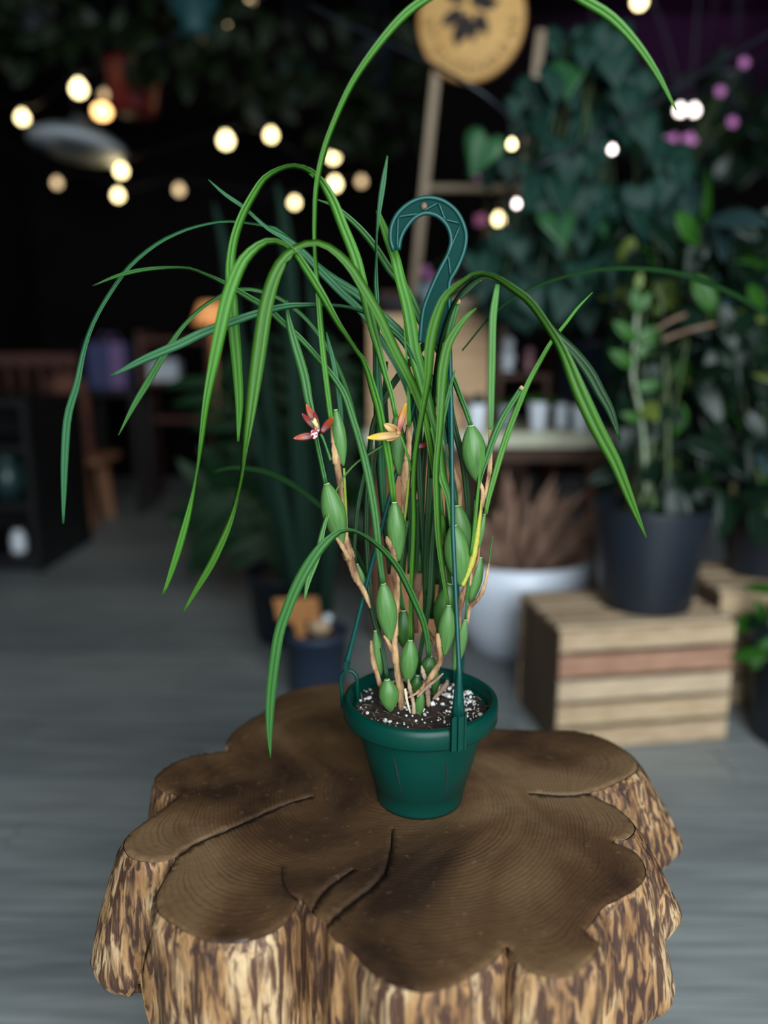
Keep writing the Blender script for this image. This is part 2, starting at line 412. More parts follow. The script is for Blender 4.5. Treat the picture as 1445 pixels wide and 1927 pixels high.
def stump_top_mat():
    m = bpy.data.materials.new('stump_cut_wood'); m.use_nodes = True; N = m.node_tree.nodes; L = m.node_tree.links
    b = N['Principled BSDF']; b.inputs['Roughness'].default_value = 0.42; b.inputs['Specular IOR Level'].default_value = 0.4
    a = N.new('ShaderNodeAttribute'); a.attribute_name = 'ring'; ck = N.new('ShaderNodeAttribute'); ck.attribute_name = 'crack'
    tc = N.new('ShaderNodeTexCoord')
    n1 = N.new('ShaderNodeTexNoise'); n1.inputs['Scale'].default_value = 9; n1.inputs['Detail'].default_value = 3; L.new(tc.outputs['Object'], n1.inputs[0])
    n2 = N.new('ShaderNodeTexNoise'); n2.inputs['Scale'].default_value = 55; n2.inputs['Detail'].default_value = 4; L.new(tc.outputs['Object'], n2.inputs[0])
    def math_(op, x, y):
        q = N.new('ShaderNodeMath'); q.operation = op
        for i, v in enumerate((x, y)):
            if isinstance(v, (int, float)): q.inputs[i].default_value = v
            else: L.new(v, q.inputs[i])
        return q.outputs[0]
    ph = math_('ADD', math_('MULTIPLY', a.outputs['Fac'], 125.0), math_('ADD', math_('MULTIPLY', n1.outputs[0], 3.0), math_('MULTIPLY', n2.outputs[0], 0.9)))
    fr = math_('FRACT', ph, 0.0)
    # irregular strength per ring
    fl_ = math_('FLOOR', ph, 0.0); wn = N.new('ShaderNodeTexWhiteNoise'); wn.noise_dimensions = '1D'; L.new(fl_, wn.inputs['W'])
    rr = N.new('ShaderNodeValToRGB'); e = rr.color_ramp.elements; e[0].position = 0.0; e[0].color = (1, 1, 1, 1); e[1].position = 0.3; e[1].color = (0, 0, 0, 1)
    q = e.new(0.86); q.color = (0, 0, 0, 1); q = e.new(0.97); q.color = (1, 1, 1, 1)
    L.new(fr, rr.inputs[0])
    fade = N.new('ShaderNodeValToRGB'); fade.color_ramp.elements[0].position = 0.36; fade.color_ramp.elements[0].color = (.34, .34, .34, 1); fade.color_ramp.elements[1].position = 0.66; fade.color_ramp.elements[1].color = (.9, .9, .9, 1); n4 = N.new('ShaderNodeTexNoise'); n4.inputs['Scale'].default_value = 14; n4.inputs['Detail'].default_value = 5; L.new(tc.outputs['Object'], n4.inputs[0]); L.new(n4.outputs[0], fade.inputs[0])
    st = math_('MULTIPLY', math_('MULTIPLY', rr.outputs[0], fade.outputs[0]), math_('ADD', math_('MULTIPLY', wn.outputs[0], 0.85), 0.1))
    base = N.new('ShaderNodeValToRGB'); e = base.color_ramp.elements
    n3 = N.new('ShaderNodeTexNoise'); n3.inputs['Scale'].default_value = 5.5; n3.inputs['Detail'].default_value = 6; n3.inputs['Distortion'].default_value = 0.6; L.new(tc.outputs['Object'], n3.inputs[0])
    e[0].position = 0.37; e[0].color = c(50, 33, 24); e[1].position = 0.62; e[1].color = c(122, 96, 68)
    q = e.new(0.5); q.color = c(92, 67, 44)
    L.new(n3.outputs[0], base.inputs[0])
    mx = N.new('ShaderNodeMix'); mx.data_type = 'RGBA'; L.new(st, mx.inputs[0]); L.new(base.outputs[0], mx.inputs[6]); mx.inputs[7].default_value = c(40, 24, 15)
    # fine scratches
    wv = N.new('ShaderNodeTexNoise'); wv.inputs['Scale'].default_value = 130; wv.inputs['Detail'].default_value = 5; L.new(tc.outputs['Object'], wv.inputs[0])
    sr = N.new('ShaderNodeValToRGB'); sr.color_ramp.elements[0].position = 0.62; sr.color_ramp.elements[0].color = (0, 0, 0, 1); sr.color_ramp.elements[1].position = 0.8; sr.color_ramp.elements[1].color = (0.35, 0.35, 0.35, 1)
    L.new(wv.outputs[0], sr.inputs[0])
    m2 = N.new('ShaderNodeMix'); m2.data_type = 'RGBA'; L.new(sr.outputs[0], m2.inputs[0]); L.new(mx.outputs[2], m2.inputs[6]); m2.inputs[7].default_value = c(150, 124, 96)
    m3 = N.new('ShaderNodeMix'); m3.data_type = 'RGBA'; L.new(ck.outputs['Fac'], m3.inputs[0]); L.new(m2.outputs[2], m3.inputs[6]); m3.inputs[7].default_value = c(46, 36, 30)
    L.new(m3.outputs[2], b.inputs['Base Color'])
    bp = N.new('ShaderNodeBump'); bp.inputs['Strength'].default_value = 0.35; bp.inputs['Distance'].default_value = 0.0012
    L.new(math_('ADD', math_('MULTIPLY', st, -0.5), wv.outputs[0]), bp.inputs['Height']); L.new(bp.outputs[0], b.inputs['Normal'])
    rg = math_('ADD', math_('MULTIPLY', n2.outputs[0], 0.3), 0.3); L.new(rg, b.inputs['Roughness'])
    return m

def bark_mat():
    m = bpy.data.materials.new('stripped_bark'); m.use_nodes = True; N = m.node_tree.nodes; L = m.node_tree.links
    b = N['Principled BSDF']; b.inputs['Roughness'].default_value = 0.62
    tc = N.new('ShaderNodeTexCoord')
    def nz(scale, stz, det=5, dist=0.0):
        mp = N.new('ShaderNodeMapping'); mp.inputs['Scale'].default_value = (1, 1, stz); L.new(tc.outputs['Object'], mp.inputs[0])
        q = N.new('ShaderNodeTexNoise'); q.inputs['Scale'].default_value = scale; q.inputs['Detail'].default_value = det; q.inputs['Distortion'].default_value = dist
        L.new(mp.outputs[0], q.inputs[0]); return q.outputs[0]
    def ramp(src, stops):
        r = N.new('ShaderNodeValToRGB'); e = r.color_ramp.elements
        e[0].position, e[0].color = stops[0]; e[1].position, e[1].color = stops[-1]
        for p, col in stops[1:-1]: q = e.new(p); q.color = col
        L.new(src, r.inputs[0]); return r.outputs[0]
    n1 = nz(150, 0.17, 9, 0.8); n2 = nz(28, 0.4, 5, 0.4); n3 = nz(330, 0.1, 4)
    basec = ramp(n2, [(0.34, c(122, 84, 50)), (0.5, c(164, 124, 80)), (0.68, c(200, 172, 132))])
    dark = ramp(n2, [(0.3, c(46, 26, 19)), (0.7, c(88, 58, 40))])
    msk = ramp(n1, [(0.42, (0, 0, 0, 1)), (0.56, (1, 1, 1, 1))])
    mx = N.new('ShaderNodeMix'); mx.data_type = 'RGBA'; L.new(msk, mx.inputs[0]); L.new(basec, mx.inputs[6]); L.new(dark, mx.inputs[7])
    fine = ramp(n3, [(0.58, (0, 0, 0, 1)), (0.68, (0.8, 0.8, 0.8, 1))])
    m2 = N.new('ShaderNodeMix'); m2.data_type = 'RGBA'; L.new(fine, m2.inputs[0]); L.new(mx.outputs[2], m2.inputs[6]); m2.inputs[7].default_value = c(70, 42, 28)
    L.new(m2.outputs[2], b.inputs['Base Color'])
    bp = N.new('ShaderNodeBump'); bp.inputs['Strength'].default_value = 0.8; bp.inputs['Distance'].default_value = 0.003; bp.invert = True
    sm = N.new('ShaderNodeMath'); sm.operation = 'ADD'; L.new(n1, sm.inputs[0]); L.new(n3, sm.inputs[1])
    L.new(sm.outputs[0], bp.inputs['Height']); L.new(bp.outputs[0], b.inputs['Normal'])
    return m

build_stump()

# ------------------------------------------------------------------ hanging pot
PC = np.array((0.0365, 0.717, ZT)); PH = 0.110; ZR = ZT+PH
pot = thing('hanging_pot', PC, 'dark green plastic hanging pot with its hook, standing on the tree stump', 'flower pot')
obj('bowl', lathe([(0.001, 0.002), (0.040, 0.002), (0.0435, 0.0), (0.0445, 0.004), (0.0455, 0.018), (0.0475, 0.0195), (0.056, 0.052), (0.0625, 0.078), (0.0665, 0.097), (0.0668, 0.1),
     (0.0645, 0.1), (0.060, 0.076), (0.05, 0.03), (0.001, 0.012)], PC, 96), POTG, pot)
obj('rim', lathe([(0.0664, 0.0905), (0.0755, 0.0895), (0.0772, 0.092), (0.0774, 0.1035), (0.0764, 0.1085), (0.0735, 0.1105), (0.0705, 0.1100), (0.0690, 0.1065), (0.0645, 0.085), (0.0640, 0.0845), (0.0662, 0.0897)], PC, 96, closed=True), POTG, pot)
SLIT = mk('slot_painted_shade', c(20, 28, 24), rough=0.95)  # dark strips stand for open slots, their shade put into the colour
def surf(px, py):                        # where the pixel's ray meets the bowl wall
    d = ray(px, py)
    for t in np.linspace(0.6, 0.85, 2600):
        p = np.array((0, 0, CH))+d*t; h = p[2]-ZT
        rr = np.interp(h, [0, 0.018, 0.0195, 0.052, 0.078, 0.1], [0.0445, 0.0455, 0.0475, 0.056, 0.0625, 0.0668])
        if math.hypot(p[0]-PC[0], p[1]-PC[1]) <= rr: return p
    return np.array((0, 0, CH))+d*0.77
for pth in ([(741, 1425), (746, 1450), (752, 1476), (756, 1491)], [(841, 1428), (841, 1452), (841, 1474), (839, 1490)]):
    P = [surf(*q) for q in pth]; P = cr(P, 14)
    obj('drain_slot', tube(P, [0.0004+0.0007*math.sin(math.pi*min(1, i/10)) for i in range(14)], 6), SLIT, pot)
# clips and hanger
HK = at(824, 636, 0.722)
def rimpt(ang, r, dz): return np.array((PC[0]+r*math.cos(ang), PC[1]+r*math.sin(ang), ZR+dz))
def clip(ang, style):
    tang = np.array((-math.sin(ang), math.cos(ang), 0)); rad = np.array((math.cos(ang), math.sin(ang), 0)); zz = np.array((0, 0, 1.0))
    def slab(c0, wd, th, h): # box aligned to the rim
        v, f = box((0, 0, 0), (wd, th, h)); B = np.stack((tang, rad, zz)); return v @ B + c0, f
    if style == 'solid':
        cl = obj('clip', join(slab(rimpt(ang, 0.0785, -0.003), 0.0150, 0.0022, 0.034), slab(rimpt(ang, 0.0805, -0.003), 0.003, 0.003, 0.034),
                 slab(rimpt(ang, 0.0785+0.001, -0.003)+tang*0.0065, 0.002, 0.003, 0.034), slab(rimpt(ang, 0.0785+0.001, -0.003)-tang*0.0065, 0.002, 0.003, 0.034)), POTG, pot, smooth=False)
        return rimpt(ang, 0.0785, 0.026), cl
    arch = [rimpt(ang, 0.0722, -0.002)+rad*x_+zz*z_ for x_, z_ in [(-0.0085, -0.016), (-0.0086, 0.004), (-0.0085, 0.016), (-0.005, 0.0225), (0, 0.0245), (0.005, 0.0225), (0.0085, 0.016), (0.0076, 0.004), (0.0068, -0.016)]]
    cl = obj('clip', tube(cr(arch, 30), 0.0021, 8), POTG, pot)
    obj('clip_bridge', slab(rimpt(ang, 0.0745, 0.027), 0.007, 0.004, 0.012), POTG, cl, smooth=False)
    return rimpt(ang, 0.0745, 0.034), cl
for ang, style, hx in ((math.radians(-67), 'solid', (845, 612)), (math.radians(53), 'arch', (838, 640)), (math.radians(173), 'arch', (812, 640))):
    a, cl = clip(ang, style); b_ = at(hx[0], hx[1], 0.722 if style == 'solid' else 0.726)
    mid = a*0.5+b_*0.5
    if style == 'solid': cps = [a-np.array((0, 0, .012)), a+np.array((0.0, 0, .03)), at(852, 1000, 0.672), at(849, 760, 0.70), b_]
    else: cps = [a-np.array((0, 0, .004)), a*0.75+b_*0.25, mid, a*0.25+b_*0.75, b_]
    P = cr([list(q) for q in cps], 60) if style != 'solid' else np.array([[np.interp(t, [0, .05, .45, .8, 1], [q[j] for q in cps]) for j in range(3)] for t in np.linspace(0, 1, 60)])
    rr = 0.0021+0.0012*np.exp(-np.linspace(0, 24, 60))
    obj('strand', tube(P, rr, 10), HOOKR, pot)
    if style == 'solid':
        obj('clip_neck', tube([P[0]+(P[4]-P[0])*t for t in np.linspace(0, 1, 8)], np.linspace(0.0062, 0.0022, 8), 8, 0.5), POTG, cl)
# the hook: web plate with raised edge ribs and zigzag ribs
HO = [(741,472),(735,452),(737,425),(750,400),(775,380),(804,372),(835,379),(861,401),(876,437),(873,472),(859,506),(846,530),(845,560),(847,600),(848,645)]
HI = [(750,470),(754,448),(764,428),(780,410),(801,401),(824,407),(842,426),(849,452),(843,478),(830,503),(818,528),(806,556),(797,582),(793,610),(790,645)]
Ho, Hi = cr(HO, 70), cr(HI, 70)
def hp(p, dy=0.0): return at(p[0], p[1], 0.722+dy)
V = []; Fc = []
for i in range(70):
    for dy in (-0.0012, 0.0012): V.append(hp(Ho[i], dy)); V.append(hp(Hi[i], dy))
for i in range(69):
    a, b_ = i*4, i*4+4; Fc += [(a, a+1, b_+1, b_), (a+2, b_+2, b_+3, a+3), (a, b_, b_+2, a+2), (a+1, a+3, b_+3, b_+1)]
Fc += [(0, 2, 3, 1), (276, 277, 279, 278)]
hook = obj('hook', (np.array(V), Fc), HOOKG, pot, smooth=False)
for H_ in (Ho, Hi): obj('hook_rib', tube([hp(p, -0.001) for p in H_], 0.0021, 8), HOOKR, hook)
for pth in ([(747, 470), (749, 408), (788, 402)], [(797, 397), (825, 381), (837, 413), (864, 420)], [(866, 424), (843, 478), (848, 520)]):
    obj('hook_rib', tube(np.array([hp(p, -0.002) for p in [tuple(np.array(pth[i])*(1-t)+np.array(pth[i+1])*t) for i in range(len(pth)-1) for t in np.linspace(0, 1, 6)]]), 0.0011, 6), HOOKR, hook)
hc = hp((798, 388.5)); obj('hook_eyelet', tube([hc+np.array((0.0032*math.cos(a), -0.0014, 0.0038*math.sin(a))) for a in np.linspace(0, 2*math.pi, 25)], 0.0007, 6), HOOKG, hook)
v_, f_ = lathe([(0.0001, 0), (0.0028, 0), (0.0028, 0.0006), (0.0001, 0.0006)], (0, 0, 0), 20); v_ = np.column_stack((v_[:, 0], -v_[:, 2]-0.0013, v_[:, 1]*1.2))+hc
obj('hook_hole', (v_, f_), mk('hole_tan', c(96, 76, 58)), hook)

# soil
sr_, zs = 0.0662, ZR-0.013
V = []; Fc = []; nr, na = 22, 72
for i in range(nr+1):
    r = sr_*i/nr
    for j in range(na):
        a = 2*math.pi*j/na; x, y_ = PC[0]+r*math.cos(a), PC[1]+r*math.sin(a)
        V.append((x, y_, zs+0.004*noise.noise((x*70, y_*70, 3))+0.0025*noise.noise((x*200, y_*200, 1))+0.004*(1-(i/nr)**2)-0.003*(i == nr)))
for i in range(nr):
    for j in range(na): Fc.append((i*na+j, i*na+(j+1) % na, (i+1)*na+(j+1) % na, (i+1)*na+j))
soil = obj('potting_soil', (np.array(V), Fc), SOIL); tag(soil, 'dark potting soil with white perlite bits inside the green hanging pot', 'soil', kind='stuff')
rs = np.random.RandomState(11)
def blob(ctr, r, rs, el=1.0):
    t = (1+5**.5)/2
    v = np.array([(-1,t,0),(1,t,0),(-1,-t,0),(1,-t,0),(0,-1,t),(0,1,t),(0,-1,-t),(0,1,-t),(t,0,-1),(t,0,1),(-t,0,-1),(-t,0,1)])/math.sqrt(1+t*t)
    v = v*(1+rs.uniform(-.3, .3, (12, 1)))*np.array((el, 1, 0.8))
    q = np.array(Matrix.Rotation(rs.uniform(0, 6.28), 3, 'Z') @ Matrix.Rotation(rs.uniform(0, 6.28), 3, 'X'))
    f = [(0,11,5),(0,5,1),(0,1,7),(0,7,10),(0,10,11),(1,5,9),(5,11,4),(11,10,2),(10,7,6),(7,1,8),(3,9,4),(3,4,2),(3,2,6),(3,6,8),(3,8,9),(4,9,5),(2,4,11),(6,2,10),(8,6,7),(9,8,1)]
    return v @ q.T*r+ctr, f
bl = []
for i in range(310):
    a = rs.uniform(0, 6.283); r = sr_*0.96*math.sqrt(rs.uniform(0.02, 1))
    if i < 170: a = rs.normal(0.15, 0.55); r = rs.uniform(0.030, 0.058)
    s = rs.choice([0.0007, 0.0011, 0.0017, 0.0026], p=[.42, .33, .18, .07])
    x, y_ = PC[0]+r*math.cos(a), PC[1]+r*math.sin(a)
    bl.append(blob(np.array((x, y_, zs+0.003+0.004*noise.noise((x*70, y_*70, 3))+0.003*(1-(r/sr_)**2))), s, rs, rs.uniform(0.9, 1.5)))
bl.append(blob(np.array((PC[0]+0.042, PC[1]+0.014, zs+0.006)), 0.0042, rs))
obj('perlite', join(*bl), PERL, soil, smooth=False, kind='stuff', label='white perlite bits')
bl = []
for i in range(130):
    a = rs.uniform(0, 6.283); r = sr_*math.sqrt(rs.uniform(0.05, 0.95)); p = np.array((PC[0]+r*math.cos(a), PC[1]+r*math.sin(a), zs+0.004))
    d = np.array((rs.normal(), rs.normal(), rs.uniform(-0.1, 0.5))); d *= rs.uniform(0.003, 0.009)/np.linalg.norm(d)
    bl.append(tube([p, p+d*0.5+np.array((0, 0, 0.001)), p+d], [0.00025, 0.00022, 0.0001], 4)[:2])
obj('root_fibre', join(*bl), FIBRE, soil, kind='stuff')

# ------------------------------------------------------------------ orchid
YB = 0.717
orch = thing('orchid_plant', (PC[0], PC[1], zs), 'flowering orchid with long arching strap leaves growing from the green hanging pot', 'orchid')
def strap(pts, y0, y1, m, bulge=0.0, n=None, parent=orch, name='leaf', fold=0.36, base=YB, W=None, flip=1):
    L = np.sum(np.linalg.norm(np.diff(np.array(pts)[:, :2], axis=0), axis=1)); n = n or int(min(70, max(14, L/14)))
    S = cr(pts, n); t = np.linspace(0, 1, n); Y = base+y0+(y1-y0)*t+bulge*np.sin(math.pi*t)
    C = np.array([at(S[i, 0], S[i, 1], Y[i]) for i in range(n)])
    hw = np.array([max(0.6, S[i, 2])*0.5*pxm(S[i, 1], Y[i]) for i in range(n)])
    Wm = (W or max(p[2] for p in pts))*0.5*pxm(S[n//2, 1], Y[n//2])
    tap = np.minimum(1, np.minimum((1-t)/0.22, 0.45+t/0.25))
    Wr = np.maximum(hw, Wm*tap*0.9)
    sm5 = lambda a: np.convolve(np.concatenate((a[:1], a[:1], a, a[-1:], a[-1:])), (.1, .2, .4, .2, .1), 'valid')
    hw = sm5(hw); DP = sm5(sm5(sm5(np.sqrt(np.maximum(0, Wr**2-hw**2)))))
    T = np.gradient(C, axis=0); T /= np.linalg.norm(T, axis=1)[:, None]+1e-12
    V = []; UV = []; prev = None
    for i in range(n):
        v = C[i]-np.array((0, 0, CH)); v /= np.linalg.norm(v)
        s = np.cross(T[i], v); s /= np.linalg.norm(s)+1e-9
        dp = DP[i]*0.7*flip
        wv = s*hw[i]+v*dp; nrm = np.cross(wv, T[i]); ln = np.linalg.norm(nrm)+1e-12; nrm /= ln
        if np.dot(nrm, v if prev is None else -prev) > 0: nrm = -nrm
        prev = nrm
        h = np.linalg.norm(wv); k = fold*h; th = 0.00035
        for q, o_ in ((-1, k), (-0.1, k*0.02), (0, -k*0.22), (0.1, k*0.02), (1, k)): V.append(C[i]+wv*q+nrm*o_); UV.append((0.5+q/2, t[i]))
        for q, o_ in ((0.1, k*0.02), (0, -k*0.22), (-0.1, k*0.02)): V.append(C[i]+wv*q+nrm*(o_-th*2)); UV.append((0.5+q/2, t[i]))
    Fc = [(i*8+j, i*8+(j+1) % 8, (i+1)*8+(j+1) % 8, (i+1)*8+j) for i in range(n-1) for j in range(8)]
    Fc += [tuple(range(8))[::-1], tuple(range((n-1)*8, n*8))]
    return obj(name, (np.array(V), Fc, UV), m, parent)

LEAVES = [
 # points (px, py, width px), depth at base, depth at tip, material, bulge
 ([(624,800,9),(607,660,11),(598,560,10),(591,470,7),(591,400,8),(594,350,9),(606,290,10),(627,230,10),(662,155,11),(710,85,13),(760,28,15),(805,-5,15),(870,-38,12),(950,-55,10),(1030,-40,13),(1095,-2,17),(1150,32,18),(1200,85,14),(1240,145,10),(1272,208,2)], -.015, -.03, 'b', 0.0),
 ([(745,784,8),(738,745,10),(727,708,11),(712,652,15),(700,610,18),(680,526,20),(668,481,20),(646,426,19),(626,376,18),(601,335,14),(579,317,10),(552,310,8),(524,317,9),(496,335,12),(474,368,14),(455,404,15),(440,448,16),(433,495,17),(434,537,20),(440,620,22),(446,690,19),(450,760,15),(448,831,3)], -.02, .02, 'b', 0.0),
 ([(850,990,11),(843,936,13),(829,892,17),(821,824,18),(808,776,20),(794,716,24),(781,668,25),(772,610,24),(764,568,22),(753,527,20),(743,485,19),(728,444,17),(716,413,12),(710,396,5)], -.03, .03, 'b', 0.0),
 ([(726,990,8),(722,940,11),(719,885,13),(717,802,14),(713,725,13),(711,662,10),(713,610,6),(709,553,10),(708,526,9),(709,481,5),(709,448,4),(714,393,9),(722,338,11),(729,293,1)], .03, .0, 'c', 0.0),
 ([(846,1098,8),(834,1000,10),(815,880,12),(800,795,14),(790,764,15),(775,725,17),(756,687,18),(738,652,19),(711,592,19),(679,537,18),(660,506,17),(637,481,15),(615,465,12),(593,458,9),(571,462,11),(552,473,16),(532,492,21),(516,523,24),(505,559,26),(498,592,27),(488,660,27),(477,740,23),(463,841,12),(455,899,4),(436,976,10),(402,1054,14),(368,1112,10),(344,1153,2)], .01, -.06, 'o', -.02),
 ([(741,945,11),(735,890,13),(729,849,14),(721,808,15),(713,766,15),(704,735,15),(694,700,13),(681,670,9),(668,654,7),(657,636,8),(640,612,11),(624,584,13),(610,559,15),(590,526,16),(574,501,16),(557,476,14),(535,458,10),(513,451,8),(496,455,13),(477,468,17),(457,490,21),(441,523,23),(427,564,24),(416,611,24),(402,680,20),(387,758,14),(375,850,9),(368,899,4),(354,967,11),(334,1039,13),(315,1097,8),(306,1119,2)], -.01, -.05, 'b', -.02),
 ([(858,958,8),(845,870,9),(825,760,11),(800,690,12),(757,630,14),(720,595,16),(671,553,17),(620,520,15),(571,478,9),(524,434,6),(491,425,5),(455,419,4),(416,418,4),(380,425,5),(349,434,6),(299,458,7),(249,498,8),(214,543,8),(179,603,8),(159,658,9),(145,724,12),(128,783,15),(122,860,14),(120,938,9),(119,985,2)], .03, .03, 'c', .0),
 ([(815,870,7),(806,790,9),(790,710,10),(765,650,11),(735,618,11),(707,598,9),(684,585,8),(651,576,6),(615,573,7),(574,573,9),(535,576,12),(485,589,14),(435,606,16),(380,627,17),(339,647,17),(271,676,14),(230,697,7),(208,707,1)], .01, -.03, 'c', .0),
 ([(690,900,7),(655,740,8),(600,630,8),(530,565,7),(455,545,7),(395,570,7),(345,615,8),(305,674,12),(281,715,13),(252,763,10),(223,819,1)], .06, .03, 'm', .0),
 ([(721,1098,9),(713,1040,13),(707,979,14),(699,927,15),(690,881,15),(678,833,14),(665,792,13),(644,734,12),(605,681,11),(568,639,11),(538,612,12),(504,581,13),(463,556,12),(421,531,9),(389,516,6),(349,503,5),(279,506,7),(224,518,7),(174,538,1)], -.02, .02, 'm', .0),
 ([(790,850,7),(760,720,10),(690,600,13),(640,548,15),(596,503,15),(568,473,12),(535,448,11),(507,433,8),(482,412,6),(458,390,8),(422,365,7),(392,338,1)], .02, .02, 'c', .0),
 ([(613,910,9),(607,881,9),(597,833,10),(586,775,14),(580,750,17),(572,705,18),(552,637,16),(545,610,12),(540,582,6),(541,565,1)], -.01, .0, 'm', .0),
 ([(643,800,8),(638,745,10),(628,685,10),(620,652,8),(614,625,1)], .01, .01, 'c', .0),
 ([(807,1236,8),(804,1201,11),(796,1166,12),(783,1135,13),(769,1104,13),(750,1068,12),(727,1039,11),(702,1017,9),(671,999,6),(648,996,7),(629,1005,13),(603,1030,18),(578,1066,21),(556,1108,21),(539,1150,20),(525,1192,20),(514,1262,20),(508,1327,18),(507,1380,11),(509,1426,1)], -.02, -.07, 'm', -.01),
 ([(760,815,5),(735,830,5),(704,849,4),(676,867,4),(651,892,4),(632,926,5),(615,974,7),(606,1007,10),(598,1044,13),(581,1089,13),(573,1128,1)], .02, -.035, 'p', .0),
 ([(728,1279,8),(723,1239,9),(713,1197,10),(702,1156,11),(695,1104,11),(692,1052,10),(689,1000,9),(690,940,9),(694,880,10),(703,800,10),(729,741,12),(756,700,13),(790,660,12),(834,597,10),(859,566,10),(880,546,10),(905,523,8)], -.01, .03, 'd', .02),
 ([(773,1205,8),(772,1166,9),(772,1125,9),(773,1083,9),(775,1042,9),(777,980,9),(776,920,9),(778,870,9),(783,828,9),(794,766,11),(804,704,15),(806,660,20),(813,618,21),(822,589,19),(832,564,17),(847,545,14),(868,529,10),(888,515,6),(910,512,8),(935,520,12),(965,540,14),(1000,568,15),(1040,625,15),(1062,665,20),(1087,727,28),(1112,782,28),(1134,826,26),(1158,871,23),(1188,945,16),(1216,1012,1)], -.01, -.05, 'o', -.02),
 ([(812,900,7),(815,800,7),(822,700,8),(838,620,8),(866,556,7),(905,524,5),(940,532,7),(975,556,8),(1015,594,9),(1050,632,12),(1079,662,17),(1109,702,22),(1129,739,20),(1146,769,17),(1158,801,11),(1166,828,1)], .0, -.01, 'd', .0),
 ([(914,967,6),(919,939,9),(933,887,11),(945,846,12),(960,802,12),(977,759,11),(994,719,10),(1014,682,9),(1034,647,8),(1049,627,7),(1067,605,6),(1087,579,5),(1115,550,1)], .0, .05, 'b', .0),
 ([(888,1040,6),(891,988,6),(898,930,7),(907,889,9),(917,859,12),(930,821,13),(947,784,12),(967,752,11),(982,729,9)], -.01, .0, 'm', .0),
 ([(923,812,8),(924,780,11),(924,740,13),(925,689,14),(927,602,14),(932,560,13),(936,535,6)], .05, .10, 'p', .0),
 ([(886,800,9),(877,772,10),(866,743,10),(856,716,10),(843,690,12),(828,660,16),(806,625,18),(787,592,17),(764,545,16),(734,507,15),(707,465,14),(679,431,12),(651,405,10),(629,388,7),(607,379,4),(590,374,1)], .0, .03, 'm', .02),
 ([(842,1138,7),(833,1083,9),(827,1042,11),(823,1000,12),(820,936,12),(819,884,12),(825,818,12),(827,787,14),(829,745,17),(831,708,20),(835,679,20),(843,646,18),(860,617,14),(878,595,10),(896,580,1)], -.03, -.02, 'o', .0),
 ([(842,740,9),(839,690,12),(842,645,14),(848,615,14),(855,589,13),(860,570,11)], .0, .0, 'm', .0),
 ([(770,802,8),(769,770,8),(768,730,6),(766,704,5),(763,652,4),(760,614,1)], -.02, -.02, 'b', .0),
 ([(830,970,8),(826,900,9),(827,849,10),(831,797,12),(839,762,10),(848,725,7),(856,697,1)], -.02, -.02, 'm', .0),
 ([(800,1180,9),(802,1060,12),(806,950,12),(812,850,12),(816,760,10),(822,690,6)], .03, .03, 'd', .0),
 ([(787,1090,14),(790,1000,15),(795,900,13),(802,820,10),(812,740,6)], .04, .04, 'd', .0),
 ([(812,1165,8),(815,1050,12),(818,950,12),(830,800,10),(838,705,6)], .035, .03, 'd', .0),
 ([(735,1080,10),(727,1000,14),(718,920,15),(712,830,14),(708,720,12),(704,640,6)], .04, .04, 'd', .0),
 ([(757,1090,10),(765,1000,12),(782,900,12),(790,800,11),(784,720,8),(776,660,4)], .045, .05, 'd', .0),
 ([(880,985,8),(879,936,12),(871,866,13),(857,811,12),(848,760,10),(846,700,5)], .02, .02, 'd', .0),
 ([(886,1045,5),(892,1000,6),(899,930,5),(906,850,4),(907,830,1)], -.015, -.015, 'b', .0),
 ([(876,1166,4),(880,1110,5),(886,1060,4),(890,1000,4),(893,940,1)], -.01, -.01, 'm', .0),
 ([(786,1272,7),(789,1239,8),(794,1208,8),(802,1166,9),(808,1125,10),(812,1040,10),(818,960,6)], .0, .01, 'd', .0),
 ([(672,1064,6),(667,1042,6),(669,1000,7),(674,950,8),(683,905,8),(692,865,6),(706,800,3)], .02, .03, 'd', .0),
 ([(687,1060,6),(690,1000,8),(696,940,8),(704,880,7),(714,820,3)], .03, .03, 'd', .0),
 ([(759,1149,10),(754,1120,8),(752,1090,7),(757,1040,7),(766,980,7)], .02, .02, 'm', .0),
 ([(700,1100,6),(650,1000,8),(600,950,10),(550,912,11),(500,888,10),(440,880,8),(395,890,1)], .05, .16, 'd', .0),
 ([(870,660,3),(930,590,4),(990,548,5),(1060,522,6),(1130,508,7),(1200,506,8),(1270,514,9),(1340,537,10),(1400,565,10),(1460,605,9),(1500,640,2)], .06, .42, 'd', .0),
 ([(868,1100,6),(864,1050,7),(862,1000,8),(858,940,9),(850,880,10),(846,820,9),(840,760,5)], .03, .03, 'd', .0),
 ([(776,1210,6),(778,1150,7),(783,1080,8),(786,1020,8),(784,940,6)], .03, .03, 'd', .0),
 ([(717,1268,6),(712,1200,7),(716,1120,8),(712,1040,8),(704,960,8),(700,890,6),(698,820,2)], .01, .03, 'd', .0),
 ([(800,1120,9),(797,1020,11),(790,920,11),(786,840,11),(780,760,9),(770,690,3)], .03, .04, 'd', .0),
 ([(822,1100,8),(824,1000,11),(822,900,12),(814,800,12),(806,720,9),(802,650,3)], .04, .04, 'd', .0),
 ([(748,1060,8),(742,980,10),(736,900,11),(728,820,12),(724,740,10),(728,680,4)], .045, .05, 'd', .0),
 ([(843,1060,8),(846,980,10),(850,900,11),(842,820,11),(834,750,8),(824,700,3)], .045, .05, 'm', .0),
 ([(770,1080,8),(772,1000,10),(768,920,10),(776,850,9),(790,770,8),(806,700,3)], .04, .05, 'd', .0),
 ([(824,1190,7),(828,1120,8),(836,1040,9),(842,960,9),(836,880,8),(826,800,4)], .035, .03, 'd', .0),
]
